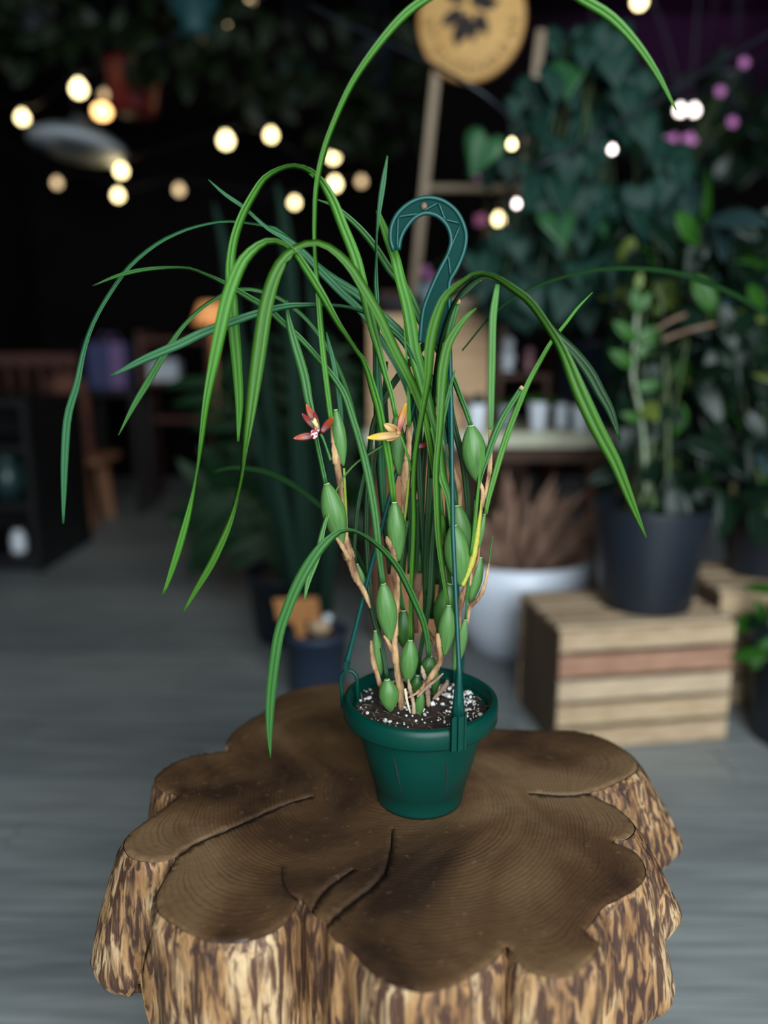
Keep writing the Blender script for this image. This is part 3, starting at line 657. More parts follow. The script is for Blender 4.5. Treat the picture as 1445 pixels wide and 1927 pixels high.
for i, (p, a, b_, m, bu) in enumerate(LEAVES): strap(p, a, b_, LF[m], bu, flip=1 if i % 2 else -1)
# dried cut tips
for p, q, wv in (((861, 572), (860, 562), 12), ((900, 527), (907, 522), 9), ((979, 733), (984, 727), 9)):
    A, B = at(*p, YB-0.001), at(*q, YB-0.001); obj('dried_tip', tube([A, (A+B)/2, B], [wv*.5*pxm(560, YB)*k for k in (0.95, 1.1, 0.8)], 8, 0.5), SHEATH, orch)

def bulb(tx, ty, bx, by, wpx, dy, m=BULB, skew=0.0, collar=True):
    a, b_ = at(tx, ty, YB+dy), at(bx, by, YB+dy); n, k = 18, 20
    r0 = wpx/2*pxm((ty+by)/2, YB+dy); ax = b_-a; L = np.linalg.norm(ax); ax /= L
    s = np.cross(ax, (0, 1.0, 0)); s /= np.linalg.norm(s); d = np.cross(ax, s); V = []; UV = []
    for i in range(k):
        t = i/(k-1); r = r0*(max(0, math.sin(math.pi*(0.045+0.93*t**0.95))))**0.82
        off = s*skew*r0*math.sin(math.pi*t)
        for j in range(n):
            an = 2*math.pi*j/n; lobe = 1+0.025*math.cos(6*an)
            V.append(a+ax*L*t+off+(s*math.cos(an)+d*math.sin(an)*0.72)*r*lobe); UV.append((j/n*0.9, t))
    Fc = [(i*n+j, i*n+(j+1) % n, (i+1)*n+(j+1) % n, (i+1)*n+j) for i in range(k-1) for j in range(n)]
    Fc += [tuple(range(n))[::-1], tuple(range((k-1)*n, k*n))]
    o = obj('pseudobulb', (np.array(V), Fc, UV), m, orch)
    if collar:
        r = r0*math.sin(math.pi*0.056)**0.82
        ring = [a+ax*L*0.012+(s*math.cos(x)+d*math.sin(x)*0.72)*r*1.02 for x in np.linspace(0, 2*math.pi, 19)]
        obj('collar', tube(ring, 0.00045, 5), COLLAR, o)
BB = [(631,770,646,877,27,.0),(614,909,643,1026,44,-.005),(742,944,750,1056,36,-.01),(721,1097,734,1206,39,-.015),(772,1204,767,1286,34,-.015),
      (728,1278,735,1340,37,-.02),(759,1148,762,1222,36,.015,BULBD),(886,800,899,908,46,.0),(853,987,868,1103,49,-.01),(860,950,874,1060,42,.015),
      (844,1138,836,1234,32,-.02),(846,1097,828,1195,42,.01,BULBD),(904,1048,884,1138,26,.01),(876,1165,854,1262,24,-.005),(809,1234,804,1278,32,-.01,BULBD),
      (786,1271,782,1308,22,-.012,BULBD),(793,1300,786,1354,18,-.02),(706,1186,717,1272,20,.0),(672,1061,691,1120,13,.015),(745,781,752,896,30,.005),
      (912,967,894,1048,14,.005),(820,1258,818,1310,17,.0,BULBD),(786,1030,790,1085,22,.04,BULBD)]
for q in BB: bulb(*q)

def cane(pts, dy, m=SHEATH, flat=0.8, name='sheath', n=None):
    n = n or max(10, len(pts)*8); S = cr(pts, n); rs_ = np.random.RandomState(int(pts[0][0]))
    P = [at(x, y_, YB+dy) for x, y_, w_ in S]; rr = [max(0.8, w_)*0.5*pxm(y_, YB+dy)*(1+0.08*rs_.uniform(-1, 1)+(0.28*(((i*0.62/len(S)*len(pts)+0.3) % 1.0)-0.5) if name == 'sheath' else 0)) for i, (x, y_, w_) in enumerate(S)]
    return obj(name, tube(P, rr, 9, flat), m, orch)
cane([(626,800,10),(630,830,14),(632,856,17),(638,898,13),(642,933,10),(646,964,7),(650,1004,11),(655,1042,21),(663,1066,16),(671,1089,13),(682,1108,11),(690,1125,9),(697,1144,5)], .0)
cane([(621,990,3),(632,1010,7),(645,1030,9),(655,1050,9)], -.008)
cane([(647,881,5),(650,948,6),(651,1003,8),(650,1012,6)], .002, LF['y'], name='stem')
cane([(769,800,12),(769,830,12),(767,856,13),(761,896,15),(760,920,11),(759,939,9),(757,968,7)], -.005)
cane([(769,870,6),(766,930,6),(758,1000,6),(753,1054,4)], -.003, LF['y'], name='stem')
cane([(742,1058,10),(742,1075,15),(746,1104,14),(745,1145,12),(743,1187,12),(742,1218,14),(746,1249,15),(752,1291,15),(757,1340,13)], -.008)
cane([(727,1009,4),(730,1018,10),(738,1037,11),(745,1062,10)], -.016)
cane([(722,1196,3),(731,1210,8),(738,1228,7)], -.016)
cane([(923,808,8),(923,830,9),(921,884,9),(916,915,8),(908,955,6)], .005)
cane([(893,884,3),(901,905,8),(908,925,8),(905,960,6),(902,990,6)], .0)
cane([(905,940,2),(904,960,4),(901,985,8),(896,1020,11),(890,1050,12),(882,1074,11),(870,1102,8)], -.012, mk('yellowing_stem', c(150, 148, 44), c(172, 164, 62), rough=0.5), name='stem')
cane([(902,1028,4),(896,1055,9),(885,1085,12),(874,1112,14),(866,1140,12),(862,1180,9),(858,1215,7)], -.005)
cane([(920,1059,4),(912,1100,7),(901,1125,9),(885,1141,9),(880,1160,8),(877,1180,5)], .0)
cane([(927,1008,1.5),(924,1030,3),(920,1060,4)], .0, LF['m'], name='stem')
cane([(822,1192,9),(826,1215,10),(829,1238,10),(826,1250,11),(812,1272,12),(791,1299,8),(768,1313,2)], -.03)
cane([(834,1267,3),(820,1280,6),(806,1291,6),(785,1311,3)], -.032, SHEATH2)
cane([(698,1205,5),(701,1239,10),(708,1264,10),(714,1285,9),(719,1300,5)], -.005)
cane([(762,1296,5),(766,1320,5),(772,1342,3)], -.025, mk('pale_sliver', c(206, 186, 158), rough=0.8))
cane([(768,1278,3),(771,1295,8),(776,1315,7),(779,1335,9),(777,1352,7)], -.02, SHEATH2)
cane([(842,1284,8),(830,1300,10),(815,1316,5)], -.01, SHEATH2)
cane([(803,1290,9),(805,1310,10),(806,1330,6)], -.015, SHEATH2)
cane([(793,1253,3),(797,1268,9),(803,1282,7)], -.025, SHEATH2)
cane([(788,1078,14),(784,1110,17),(781,1140,12),(783,1190,10)], .03, mk('brown_cane', c(104, 74, 52), c(76, 52, 38), rough=0.8, scale=50))
cane([(842,835,8),(853,880,11),(864,918,11),(866,965,8)], .03)
cane([(829,905,5),(831,980,6),(832,1010,4)], .02)
cane([(831,1190,8),(826,1205,12),(824,1230,14),(826,1252,12)], -.012, SHEATH)
cane([(800,1180,5),(812,1200,10),(822,1215,9)], .0)

# flowers
def petal(a, b_, wpx, m, parent, dya, dyb, cup=0.25, name='petal'):
    A, B = at(*a, YB+dya), at(*b_, YB+dyb); ax = B-A; L = np.linalg.norm(ax); ax /= L
    v = (A+B)/2-np.array((0, 0, CH)); v /= np.linalg.norm(v); s = np.cross(ax, v); s /= np.linalg.norm(s); nr_ = np.cross(s, ax)
    if np.dot(nr_, v) > 0: nr_ = -nr_
    hw = wpx/2*pxm(a[1], YB); V = []; UV = []; n = 12
    for i in range(n):
        t = i/(n-1); wv = hw*max(0.04, math.sin(math.pi*min(1, (0.12+0.88*t)))**0.7)
        bow = nr_*(-0.12*L*math.sin(math.pi*t))
        for q in (-1, -0.5, 0, 0.5, 1): V.append(A+ax*L*t+bow+s*wv*q+nr_*cup*wv*q*q); UV.append((0.5+q/2, t))
        for q in (0.5, 0, -0.5): V.append(A+ax*L*t+bow+s*wv*q+nr_*(cup*wv*q*q-0.0006)); UV.append((0.5+q/2, t))
    Fc = [(i*8+j, i*8+(j+1) % 8, (i+1)*8+(j+1) % 8, (i+1)*8+j) for i in range(n-1) for j in range(8)]+[tuple(range(8))[::-1], tuple(range((n-1)*8, n*8))]
    return obj(name, (np.array(V), Fc, UV), m, parent)
def petmat(name, base, tip):
    m = bpy.data.materials.new(name); m.use_nodes = True; N = m.node_tree.nodes; L = m.node_tree.links; b = N['Principled BSDF']
    b.inputs['Roughness'].default_value = 0.4
    uv = N.new('ShaderNodeUVMap'); sx = N.new('ShaderNodeSeparateXYZ'); L.new(uv.outputs[0], sx.inputs[0])
    r = N.new('ShaderNodeValToRGB'); e = r.color_ramp.elements; e[0].position = 0.25; e[0].color = base; e[1].position = 0.95; e[1].color = tip
    L.new(sx.outputs[1], r.inputs[0]); L.new(r.outputs[0], b.inputs['Base Color']); return m
RED = petmat('petal_crimson', c(80, 6, 13), c(128, 30, 18)); RED2 = petmat('petal_crimson_orange', c(88, 9, 14), c(164, 66, 34))
YEL = petmat('petal_yellow', c(146, 108, 54), c(204, 168, 40)); TAN = petmat('petal_tan', c(150, 114, 62), c(174, 138, 76))
YRD = petmat('petal_yellow_red', c(120, 26, 14), c(190, 136, 36))
LIP = mk('lip_mottled', c(150, 24, 48), c(240, 214, 214), rough=0.4, scale=420, lo_=0.46, hi_=0.54)
COLM = mk('column_cream', c(226, 214, 156), c(190, 190, 110), rough=0.4, scale=300)
def lump(ctr, r, m, name, parent, sc_=(1, 1, 1)):
    v, f = lathe([(0.001*r, -r), (0.5*r, -0.87*r), (0.87*r, -0.5*r), (r, 0), (0.87*r, 0.5*r), (0.5*r, 0.87*r), (0.001*r, r)], (0, 0, 0), 12)
    return obj(name, (v*np.array(sc_)+ctr, f), m, parent)
D1 = -.02
f1 = cane([(603,816,6),(609,828,5),(616,848,5),(622,866,6)], D1+.004, LF['m'], name='flower'); f1['label'] = 'crimson flower on green pedicel'
petal((598, 808), (576, 760), 15, RED2, f1, D1, D1+.002); petal((595, 808), (568, 778), 12, RED, f1, D1-.002, D1-.004)
petal((600, 808), (590, 772), 9, RED, f1, D1-.003, D1-.004); petal((604, 814), (627, 785), 14, RED2, f1, D1, D1-.004); petal((596, 818), (552, 825), 14, RED2, f1, D1-.001, D1-.006)
lump(at(591, 817, YB+D1-.007), 0.0036, LIP, 'lip', f1, (1.0, 0.8, 1.25)); lump(at(596, 808, YB+D1-.005), 0.0026, LIP, 'lip_lobe', f1, (1, .8, 1.3))
obj('column', tube([at(598, 806, YB+D1-.006), at(593, 796, YB+D1-.009), at(589, 789, YB+D1-.011)], [0.0018, 0.0022, 0.0024], 8), COLM, f1)
lump(at(588.5, 790, YB+D1-.0135), 0.0009, mk('column_spot', c(110, 80, 30)), 'anther', f1)
D2 = -.03
f2 = cane([(749,815,6),(755,824,5),(763,845,5),(770,868,5),(772,886,6)], D2+.004, LF['b'], name='flower'); f2['label'] = 'yellow flower seen from behind'
petal((748, 816), (764, 758), 13, YRD, f2, D2, D2+.003); petal((752, 818), (690, 824), 15, YEL, f2, D2-.002, D2-.008); petal((750, 814), (722, 798), 17, TAN, f2, D2, D2+.004, cup=0.5)
petal((749, 820), (727, 829), 9, TAN, f2, D2, D2-.002)
lump(at(749, 815, YB+D2), 0.0028, TAN, 'calyx', f2)
f3 = cane([(782,842,5),(779,850,4),(777,862,4)], .0, LF['m'], name='flower'); f3['label'] = 'red flower mostly hidden behind leaves'
petal((782, 842), (810, 834), 11, RED, f3, .0, -.004)

# ------------------------------------------------------------------ background: crates
def wood(name, a, b_, stretch=(1, 14, 14), scale=6): return mk(name, a, b_, rough=0.75, scale=scale, stretch=stretch, bump=0.25, detail=6)
PINE = [wood('pine_a', c(188, 164, 134), c(162, 134, 102)), wood('pine_b', c(176, 154, 126), c(198, 174, 144)), wood('pine_red', c(150, 110, 88), c(168, 128, 104)),
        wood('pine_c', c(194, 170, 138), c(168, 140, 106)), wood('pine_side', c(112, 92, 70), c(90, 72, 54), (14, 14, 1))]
def crate(base, rz, W, D, H, label, front=(0, 2, 1, 3, 0), group=None, ends=True):
    ct = thing('wooden_crate', base, label, 'crate', group)
    M = np.array(Matrix.Rotation(rz, 3, 'Z'))
    def p(name, cn, s, m): 
        v, f = box((0, 0, 0), s); return obj(name, ((v+np.array(cn)) @ M.T+np.array(base), f), m, ct, smooth=False)
    k = len(front); h = H/k
    for i in range(k):
        z = H-h*(i+0.5)
        p('slat', (W/2, 0.006, z), (W, 0.012, h-0.013), PINE[front[i]])
        p('slat', (W/2, D-0.006, z), (W, 0.012, h-0.009), PINE[(front[i]+1) % 4])
    for i in range(4):
        d = (D-0.026)/4
        p('slat', (W/2, 0.013+d*(i+0.5), H-0.006), (W-0.002, d-0.016, 0.012), PINE[(i+1) % 2])
        p('slat', (W/2, 0.013+d*(i+0.5), 0.006), (W-0.03, d-0.01, 0.012), PINE[0])
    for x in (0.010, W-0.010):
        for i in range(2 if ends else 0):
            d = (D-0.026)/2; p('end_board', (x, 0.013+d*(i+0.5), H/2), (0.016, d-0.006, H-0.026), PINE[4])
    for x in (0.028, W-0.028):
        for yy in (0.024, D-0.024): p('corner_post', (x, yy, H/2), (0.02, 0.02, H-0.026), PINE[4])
    return ct
CRz = math.atan2(0.066, 0.442)
CB = np.array((0.417, 1.718, 0))
crate(CB, CRz, 0.447, 0.30, 0.318, 'pale slatted wooden crate with one reddish slat, under the black nursery pot')
p2 = onz(1352, 1338, 0); crate((0.905, 1.975, 0), 0.06, 0.46, 0.30, 0.335, 'tan wooden crate standing behind the slatted crate with the reddish slat', front=(3, 0, 3, 0))

# ------------------------------------------------------------------ leaf shapes for background plants
def blade(kind):
    rows = {'heart': [(-0.10, 0.16, 0.36), (0.0, 0.0, 0.47), (0.14, 0, 0.52), (0.32, 0, 0.47), (0.52, 0, 0.33), (0.72, 0, 0.18), (0.88, 0, 0.07), (1.0, 0, 0.004)],
            'oval': [(0, 0, 0.02), (0.1, 0, 0.14), (0.28, 0, 0.24), (0.5, 0, 0.26), (0.72, 0, 0.19), (0.88, 0, 0.09), (1, 0, 0.004)],
            'lance': [(0, 0, 0.01), (0.12, 0, 0.06), (0.35, 0, 0.09), (0.6, 0, 0.08), (0.82, 0, 0.045), (1, 0, 0.003)]}[kind]
    V = []; UV = []; k = len(rows)
    for y_, inn, hw in rows:
        dr = -0.22*max(0, y_)**1.8
        yc = 0.06 if (kind == 'heart' and y_ < 0) else y_
        for q in (-1, -0.5, 0, 0.5, 1):
            V.append((q*hw, y_ if abs(q) > 0.2 else yc, dr+0.12*abs(q)*hw)); UV.append((0.5+q/2, max(0, y_)))
    n5 = len(V); V2 = [(x, y_, z-0.012) for x, y_, z in V]
    Fc = [(i*5+j, i*5+j+1, (i+1)*5+j+1, (i+1)*5+j) for i in range(k-1) for j in range(4)]
    F2 = [tuple(n5+a for a in f[::-1]) for f in Fc]
    bd = [i*5 for i in range(k)]+[(k-1)*5+j for j in range(1, 5)]+[i*5+4 for i in range(k-2, -1, -1)]+[3, 2, 1]
    F3 = [(bd[i], bd[(i+1) % len(bd)], n5+bd[(i+1) % len(bd)], n5+bd[i]) for i in range(len(bd))]
    return V+V2, Fc+F2+F3, UV+UV
def blade_mesh(kind, m, nm):
    V, Fc, UV = blade(kind); me = bpy.data.meshes.new(nm); me.from_pydata(V, [], Fc)
    uv = me.uv_layers.new(name='UVMap'); vi = np.empty(len(me.loops), int); me.loops.foreach_get('vertex_index', vi); uv.data.foreach_set('uv', np.array(UV)[vi].ravel())
    me.polygons.foreach_set('use_smooth', [True]*len(me.polygons)); me.materials.append(m); return me
GM = {'phil': leafmat('philodendron_leaf', c(16, 44, 36), c(26, 62, 52), c(22, 52, 43), 0.55, 0.08, 0.25),
      'phil2': leafmat('philodendron_leaf_light', c(36, 78, 44), c(46, 90, 54), c(38, 78, 44), 0.4, 0.1),
      'dk': leafmat('dark_shrub_leaf', c(11, 28, 18), c(20, 42, 28), c(14, 34, 22), 0.35, 0.1),
      'gr': leafmat('shrub_leaf_green', c(36, 82, 22), c(54, 102, 32), c(40, 86, 24), 0.35, 0.15),
      'yl': leafmat('shrub_leaf_lime', c(92, 112, 44), c(112, 128, 58), c(92, 110, 44), 0.4, 0.15),
      'bl': leafmat('shrub_leaf_blue_sheen', c(34, 54, 54), c(46, 68, 70), c(34, 54, 54), 0.4, 0.05),  # bluish highlights of the foliage put into the leaf colour
      'fern': leafmat('palm_leaf', c(8, 34, 13), c(14, 50, 19), c(10, 38, 14), 0.55, 0.12, 0.3),
      'sans': leafmat('strap_leaf_teal', c(12, 34, 24), c(20, 48, 36), c(14, 36, 26), 0.7, 0.05, 0.15),
      'ivy': leafmat('ivy_leaf', c(12, 24, 8), c(24, 38, 10), c(14, 26, 8), 0.5, 0.1)}
BM = {}
def bm_(kind, mk_): 
    if (kind, mk_) not in BM: BM[(kind, mk_)] = blade_mesh(kind, GM[mk_], kind+'_leaf')
    return BM[(kind, mk_)]
def place(root, kind, mk_, pos, tip, nrm, size, wide=1.0):
    o = bpy.data.objects.new('leaf', bm_(kind, mk_)); COL.objects.link(o); o.parent = root
    y_ = Vector(tip).normalized(); z = Vector(nrm); z = (z-y_*z.dot(y_)).normalized(); x = y_.cross(z)
    M = Matrix((x*wide, y_, z)).transposed()*size
    M4 = M.to_4x4(); M4.translation = Vector(pos)-Vector(org(root)); o.matrix_local = M4
    return o
def pick(ws): 
    r = R.random()*sum(w_ for _, w_ in ws)
    for k, w_ in ws:
        r -= w_
        if r <= 0: return k
    return ws[-1][0]
BLK = mk('black_nursery_plastic', c(28, 34, 44), c(24, 29, 38), rough=0.42, scale=4)
BRNSOIL = mk('bark_mulch', c(70, 48, 36), c(96, 66, 48), rough=0.95, scale=60, bump=0.8)
def tub(name, ctr, rt, rb, h, m, parent, rim=True):
    prof = [(0.001, 0), (rb, 0), (rb*1.01, 0.004), (rt*0.985, h*0.9)]
    if rim: prof += [(rt, h*0.9), (rt*1.02, h*0.905), (rt*1.02, h*0.995), (rt, h)]
    else: prof += [(rt, h*0.99), (rt, h)]
    prof += [(rt*0.94, h), (rt*0.92, h*0.9), (rt*0.9, h*0.86), (0.001, h*0.86)]
    return obj(name, lathe(prof, ctr, 48), m, parent)
def soil_disc(ctr, r, z, parent): return obj('soil', lathe([(r, 0.0), (r*0.7, 0.008), (r*0.3, 0.012), (0.001, 0.012)], (ctr[0], ctr[1], z), 28), BRNSOIL, parent)
def stemcurve(name, pts, r0, r1, m, root): 
    P = cr([list(p) for p in pts], 18); return obj(name, tube(P, np.linspace(r0, r1, 18), 7), m, root)
STEMG = mk('green_stem', c(62, 80, 42), c(84, 98, 60), rough=0.6, scale=20)
STEMB = mk('woody_stem', c(112, 90, 70), c(86, 66, 50), rough=0.8, scale=30)

# big nursery pot on the crate
fr_ = CB+np.array(Matrix.Rotation(CRz, 3, 'Z')) @ np.array((0.285, 0.152, 0.32))
PT = thing('potted_shrub', fr_, 'leafy green shrub in a large black nursery pot standing on the slatted crate', 'potted plant')
tub('pot', fr_, 0.148, 0.112, 0.262, BLK, PT, rim=False); soil_disc(fr_, 0.133, fr_[2]+0.226, PT)
def shrub(root, ctr, region, n, Yr, kinds, mats, sz, nstem=8, down=0.5):
    x0, x1, y0, y1 = region; bz = np.array(ctr)
    for i in range(nstem):
        tp = at(R.uniform(x0+20, x1-20), R.uniform(y0+10, (y0+y1)/2), R.uniform(*Yr)); b0 = bz+np.array((R.uniform(-.05, .05), R.uniform(-.05, .05), 0))
        stemcurve('stem', [b0, b0*0.6+tp*0.4+np.array((R.uniform(-.03, .03), 0, .05)), tp], 0.006, 0.002, STEMG, root)
    for i in range(n):
        px, py = R.uniform(x0, x1), R.uniform(y0, y1); Y = R.uniform(*Yr); p = at(px, py, Y)
        ctrd = Vector((p[0]-bz[0], p[1]-bz[1], 0)); 
        tip = ctrd*2.0+Vector((R.gauss(0, .5), R.gauss(-0.1, .5), R.gauss(-down, .5)))
        nrm = Vector((R.gauss(0, .5), -1+R.gauss(0, .4), 0.6+R.gauss(0, .4)))
        place(root, pick(kinds), pick(mats), p, tip, nrm, R.uniform(*sz), R.uniform(0.8, 1.1))
shrub(PT, fr_+np.array((0, 0, 0.24)), (1180, 1445, 390, 965), 285, (1.84, 2.16), [('oval', 3), ('lance', 1)], [('dk', 8), ('gr', 1.0), ('yl', .6), ('bl', .8)], (0.075, 0.15), 6)
# pale cane rising on the left of the shrub with bright leaves
cn = [at(1216, 925, 1.86), at(1208, 800, 1.85), at(1190, 700, 1.84), at(1196, 620, 1.84), at(1200, 560, 1.84)]
stemcurve('stem', cn, 0.006, 0.005, mk('pale_cane', c(124, 140, 112), c(150, 160, 134), rough=0.6, scale=30), PT)
for px, py, dx, dz, s, mm in ((1200, 590, -.2, 1, .06, 'gr'), (1202, 585, .5, .9, .05, 'gr'), (1196, 640, .9, .5, .07, 'gr'), (1196, 640, -.8, .7, .07, 'gr'), (1194, 670, .8, .6, .06, 'gr'), (1192, 690, -.7, .5, .07, 'gr'), (1200, 545, .1, 1, .04, 'yl'), (1205, 790, -.8, .3, .05, 'gr'), (1196, 730, .9, .2, .06, 'gr')):
    place(PT, 'oval', mm, at(px, py, 1.83), (dx, -.2, dz), (0, -1, .3), s)
for a, b_ in (((1235, 620), (1290, 592)), ((1245, 640), (1345, 610))): stemcurve('stem', [at(a[0], a[1], 1.8), at((a[0]+b_[0])/2, (a[1]+b_[1])/2-3, 1.79), at(b_[0], b_[1], 1.8)], 0.0045, 0.0045, mk('pinkish_twig', c(112, 84, 66), c(130, 106, 90), rough=.7, scale=30), PT)
# second black pot behind, third at the right edge
b2 = np.array((1.09, 2.15, 0.0)); 
K2 = thing('potted_shrub', (b2[0], b2[1], 0.335), 'small black nursery pot with trailing stems, behind the large black pot', 'potted plant')
tub('pot', (b2[0], b2[1], 0.337), 0.12, 0.09, 0.20, BLK, K2); soil_disc(b2, 0.105, 0.337+0.172, K2)
shrub(K2, np.array((b2[0], b2[1], 0.52)), (1330, 1500, 480, 960), 110, (2.18, 2.45), [('oval', 1)], [('dk', 5), ('gr', .8), ('bl', .5)], (0.06, 0.12), 5)
stemcurve('stem', [at(1378, 910, 2.05), at(1385, 960, 2.04), at(1405, 985, 2.03), at(1440, 1005, 2.02)], 0.007, 0.007, mk('ochre_stem', c(120, 112, 60), rough=.7), K2)
b3 = onz(1490, 1365, 0); b3 = np.array((1.05, 1.80, 0))
K3 = thing('potted_shrub', b3, 'black nursery pot with bright green leaf on the floor at the right edge', 'potted plant')
tub('pot', b3, 0.135, 0.11, 0.25, BLK, K3); soil_disc(b3, 0.12, 0.215, K3)
for i in range(16): place(K3, 'oval', pick([('gr', 2), ('dk', 1)]), b3+np.array((R.uniform(-.13, .1), R.uniform(-.14, .1), .24+R.uniform(0, .12))), (R.gauss(-.5, .6), R.gauss(-.3, .5), R.gauss(.1, .4)), (0, -.6, 1), R.uniform(.06, .11))

# ------------------------------------------------------------------ table with pale slab top
TZ = 0.70; TY = 2.42
ta, tb = at(862, 826, TY), at(1212, 822, TY)
TB = thing('side_table', ((ta[0]+tb[0])/2, TY+0.25, 0), 'brown wooden table with a pale slab top, behind the crate', 'table')
TOPM = wood('pale_slab', c(196, 196, 172), c(176, 174, 150), (3, 3, 3)); BRN = wood('dark_brown_wood', c(84, 56, 38), c(64, 42, 30), (2, 8, 8)); BRN2 = wood('red_brown_wood', c(104, 62, 36), c(84, 50, 30), (8, 8, 1))
zt_ = ta[2]+0.022; xl, xr = at(684, 826, TY)[0], tb[0]
sl = [(xl, TY+.5), (xl, TY+.02), (ta[0], TY+.005), ((ta[0]+tb[0])/2, TY-.012), (tb[0]-.1, TY), (tb[0]-.03, TY+.03), (tb[0], TY+.1), (tb[0], TY+.5)]
n8 = len(sl); obj('table_top', ([(x, y_, zt_) for x, y_ in sl]+[(x, y_, zt_-0.048) for x, y_ in sl], [tuple(range(n8))[::-1], tuple(range(n8, 2*n8))]+[(i, (i+1) % n8, n8+(i+1) % n8, n8+i) for i in range(n8)]), TOPM, TB, smooth=False)
obj('apron', box(((xl+xr)/2, TY+0.05, zt_-0.075), (xr-xl-.06, .02, .05)), BRN, TB, smooth=False)
for x in (xl+.05, xr-.045):
    for y_ in (TY+.06, TY+.45): obj('leg', box((x, y_, (zt_-.05)/2), (.042, .042, zt_-.05)), BRN2, TB, smooth=False)
obj('back_panel', box(((xl+xr)/2-.1, TY+.47, .36), (xr-xl-.35, .015, .55)), BRN, TB, smooth=False)
# small things on the table
WHT = mk('white_ceramic', c(232, 238, 246), c(220, 228, 238), rough=0.3, scale=6); GRY = mk('grey_ceramic', c(150, 152, 156), rough=.4); PNK = mk('pink_ceramic', c(176, 128, 134), rough=.5)
def small_pot(px, Y, r, h, m, label, leafm='gr', n=7, name='small_pot'):
    b = at(px, 800, Y); b[2] = zt_
    t = thing(name, b, label, 'plant pot', 'small pots on the table')
    obj('pot', lathe([(0.001, 0), (r*.7, 0), (r*.8, h*.1), (r, h*.8), (r*1.04, h), (r*.9, h), (r*.85, h*.85), (.001, h*.82)], b, 24), m, t)
    for i in range(n): 
        a = R.uniform(0, 6.28); place(t, 'oval', leafm, b+np.array((.4*r*math.cos(a), .4*r*math.sin(a), h*.85)), (math.cos(a)*.7, math.sin(a)*.7, R.uniform(.4, 1.2)), (0, -.5, 1), R.uniform(.04, .075))
small_pot(896, 2.46, .030, .085, WHT, 'white flared pot beside the tan panel on the table', 'bl')
small_pot(951, 2.56, .026, .075, GRY, 'light grey pot second from the tan panel', 'gr')
small_pot(1012, 2.48, .030, .090, WHT, 'tallest white pot at the middle of the table', 'gr', 9)
small_pot(1055, 2.57, .024, .080, WHT, 'small white pot right of the tallest white pot', 'dk')
small_pot(1092, 2.47, .030, .080, WHT, 'white pot in front of the navy pot', 'dk')
def figurine(px, py, Y, s, label, m):
    # slender ornament: foot, body, neck and head, on a riser
    b = at(px, py+30, Y); t = thing('ornament', b, label, 'ornament')
    obj('body', lathe([(.001, 0), (s*.32, 0), (s*.3, s*.1), (s*.2, s*.2), (s*.36, s*.55), (s*.3, s*.85), (s*.16, s*1.0)], b, 20), m, t)
    obj('head', lathe([(.001, s*.95), (s*.2, s*1.02), (s*.3, s*1.25), (s*.22, s*1.5), (.001, s*1.58)], b, 20), m, t); return b
rz0 = zt_
sh = thing('riser_shelf', (at(990, 690, 2.66)[0], 2.66, zt_), 'dark low riser shelf at the back of the table', 'shelf')
xs0, xs1 = at(930, 700, 2.66)[0], at(1030, 700, 2.66)[0]; rh = at(950, 703, 2.66)[2]-zt_
obj('board', box(((xs0+xs1)/2, 2.66, zt_+rh-.008), (xs1-xs0, .10, .016)), BRN, sh, smooth=False)
for x in (xs0+.01, xs1-.01): obj('side', box((x, 2.66, zt_+rh/2-.008), (.014, .10, rh-.016)), BRN, sh, smooth=False)
figurine(955, 668, 2.66, .072, 'white slender ornament on the dark riser shelf', WHT); figurine(995, 668, 2.66, .05, 'pinkish ornament on the riser shelf beside the white ornament', PNK)
bn = at(1105, 800, 2.745); bn[2] = zt_
NV = thing('potted_plant', bn, 'navy pot with pale round tag on the pale-topped table', 'potted plant'); NAVY = mk('navy_plastic', c(34, 46, 62), c(28, 38, 52), rough=.45, scale=5)
hh = at(1105, 640, 2.745)[2]-zt_; tub('pot', bn, .125, .10, hh, NAVY, NV)
for i in range(26): place(NV, 'oval', pick([('dk', 3), ('gr', 1)]), bn+np.array((R.uniform(-.1, .1), R.uniform(-.1, .05), hh+R.uniform(-.02, .12))), (R.gauss(0, .6), R.gauss(-.3, .4), R.gauss(.3, .5)), (0, -.8, .8), R.uniform(.05, .1))
v_, f_ = lathe([(.001, 0), (.021, 0), (.022, .003), (.021, .006), (.001, .006)], (0, 0, 0), 24); obj('round_tag', (np.column_stack((v_[:, 0], -v_[:, 2], v_[:, 1]*1.25))+at(1158, 670, 2.615), f_), mk('tag_wood', c(170, 146, 120), rough=.7), NV)
# ---- tan wooden box standing on the table
TANW = wood('tan_panel_wood', c(190, 156, 120), c(172, 138, 102), (2, 2, 12), 4); DKB = mk('dark_grey_fabric', c(34, 31, 33), c(48, 44, 46), rough=.9, scale=14)
BXY = TY+.09
pa, pb = at(692, 826, BXY), at(918, 826, BXY); ztop = at(800, 602, BXY)[2]; wv = pb[0]-pa[0]; bxc = (pa[0]+pb[0])/2
CBX = thing('wooden_box', (bxc, BXY+.15, zt_), 'tan wooden box standing on the table behind the orchid', 'box')
obj('front_panel', box((bxc, BXY+.01, (ztop+zt_)/2), (wv-.006, .018, ztop-zt_)), TANW, CBX, smooth=False)
obj('back_panel', box((bxc, BXY+.29, (ztop+zt_)/2), (wv-.006, .018, ztop-zt_)), TANW, CBX, smooth=False)
for x in (pa[0]+.012, pb[0]-.012): obj('side_panel', box((x, BXY+.15, (ztop+zt_)/2), (.018, .26, ztop-zt_)), TANW, CBX, smooth=False)
obj('lid', box((bxc, BXY+.15, ztop+.008), (wv+.006, .31, .016)), TANW, CBX, smooth=False)
ORW = wood('orange_brown_board', c(178, 124, 84), c(160, 108, 72), (2, 2, 10), 4)
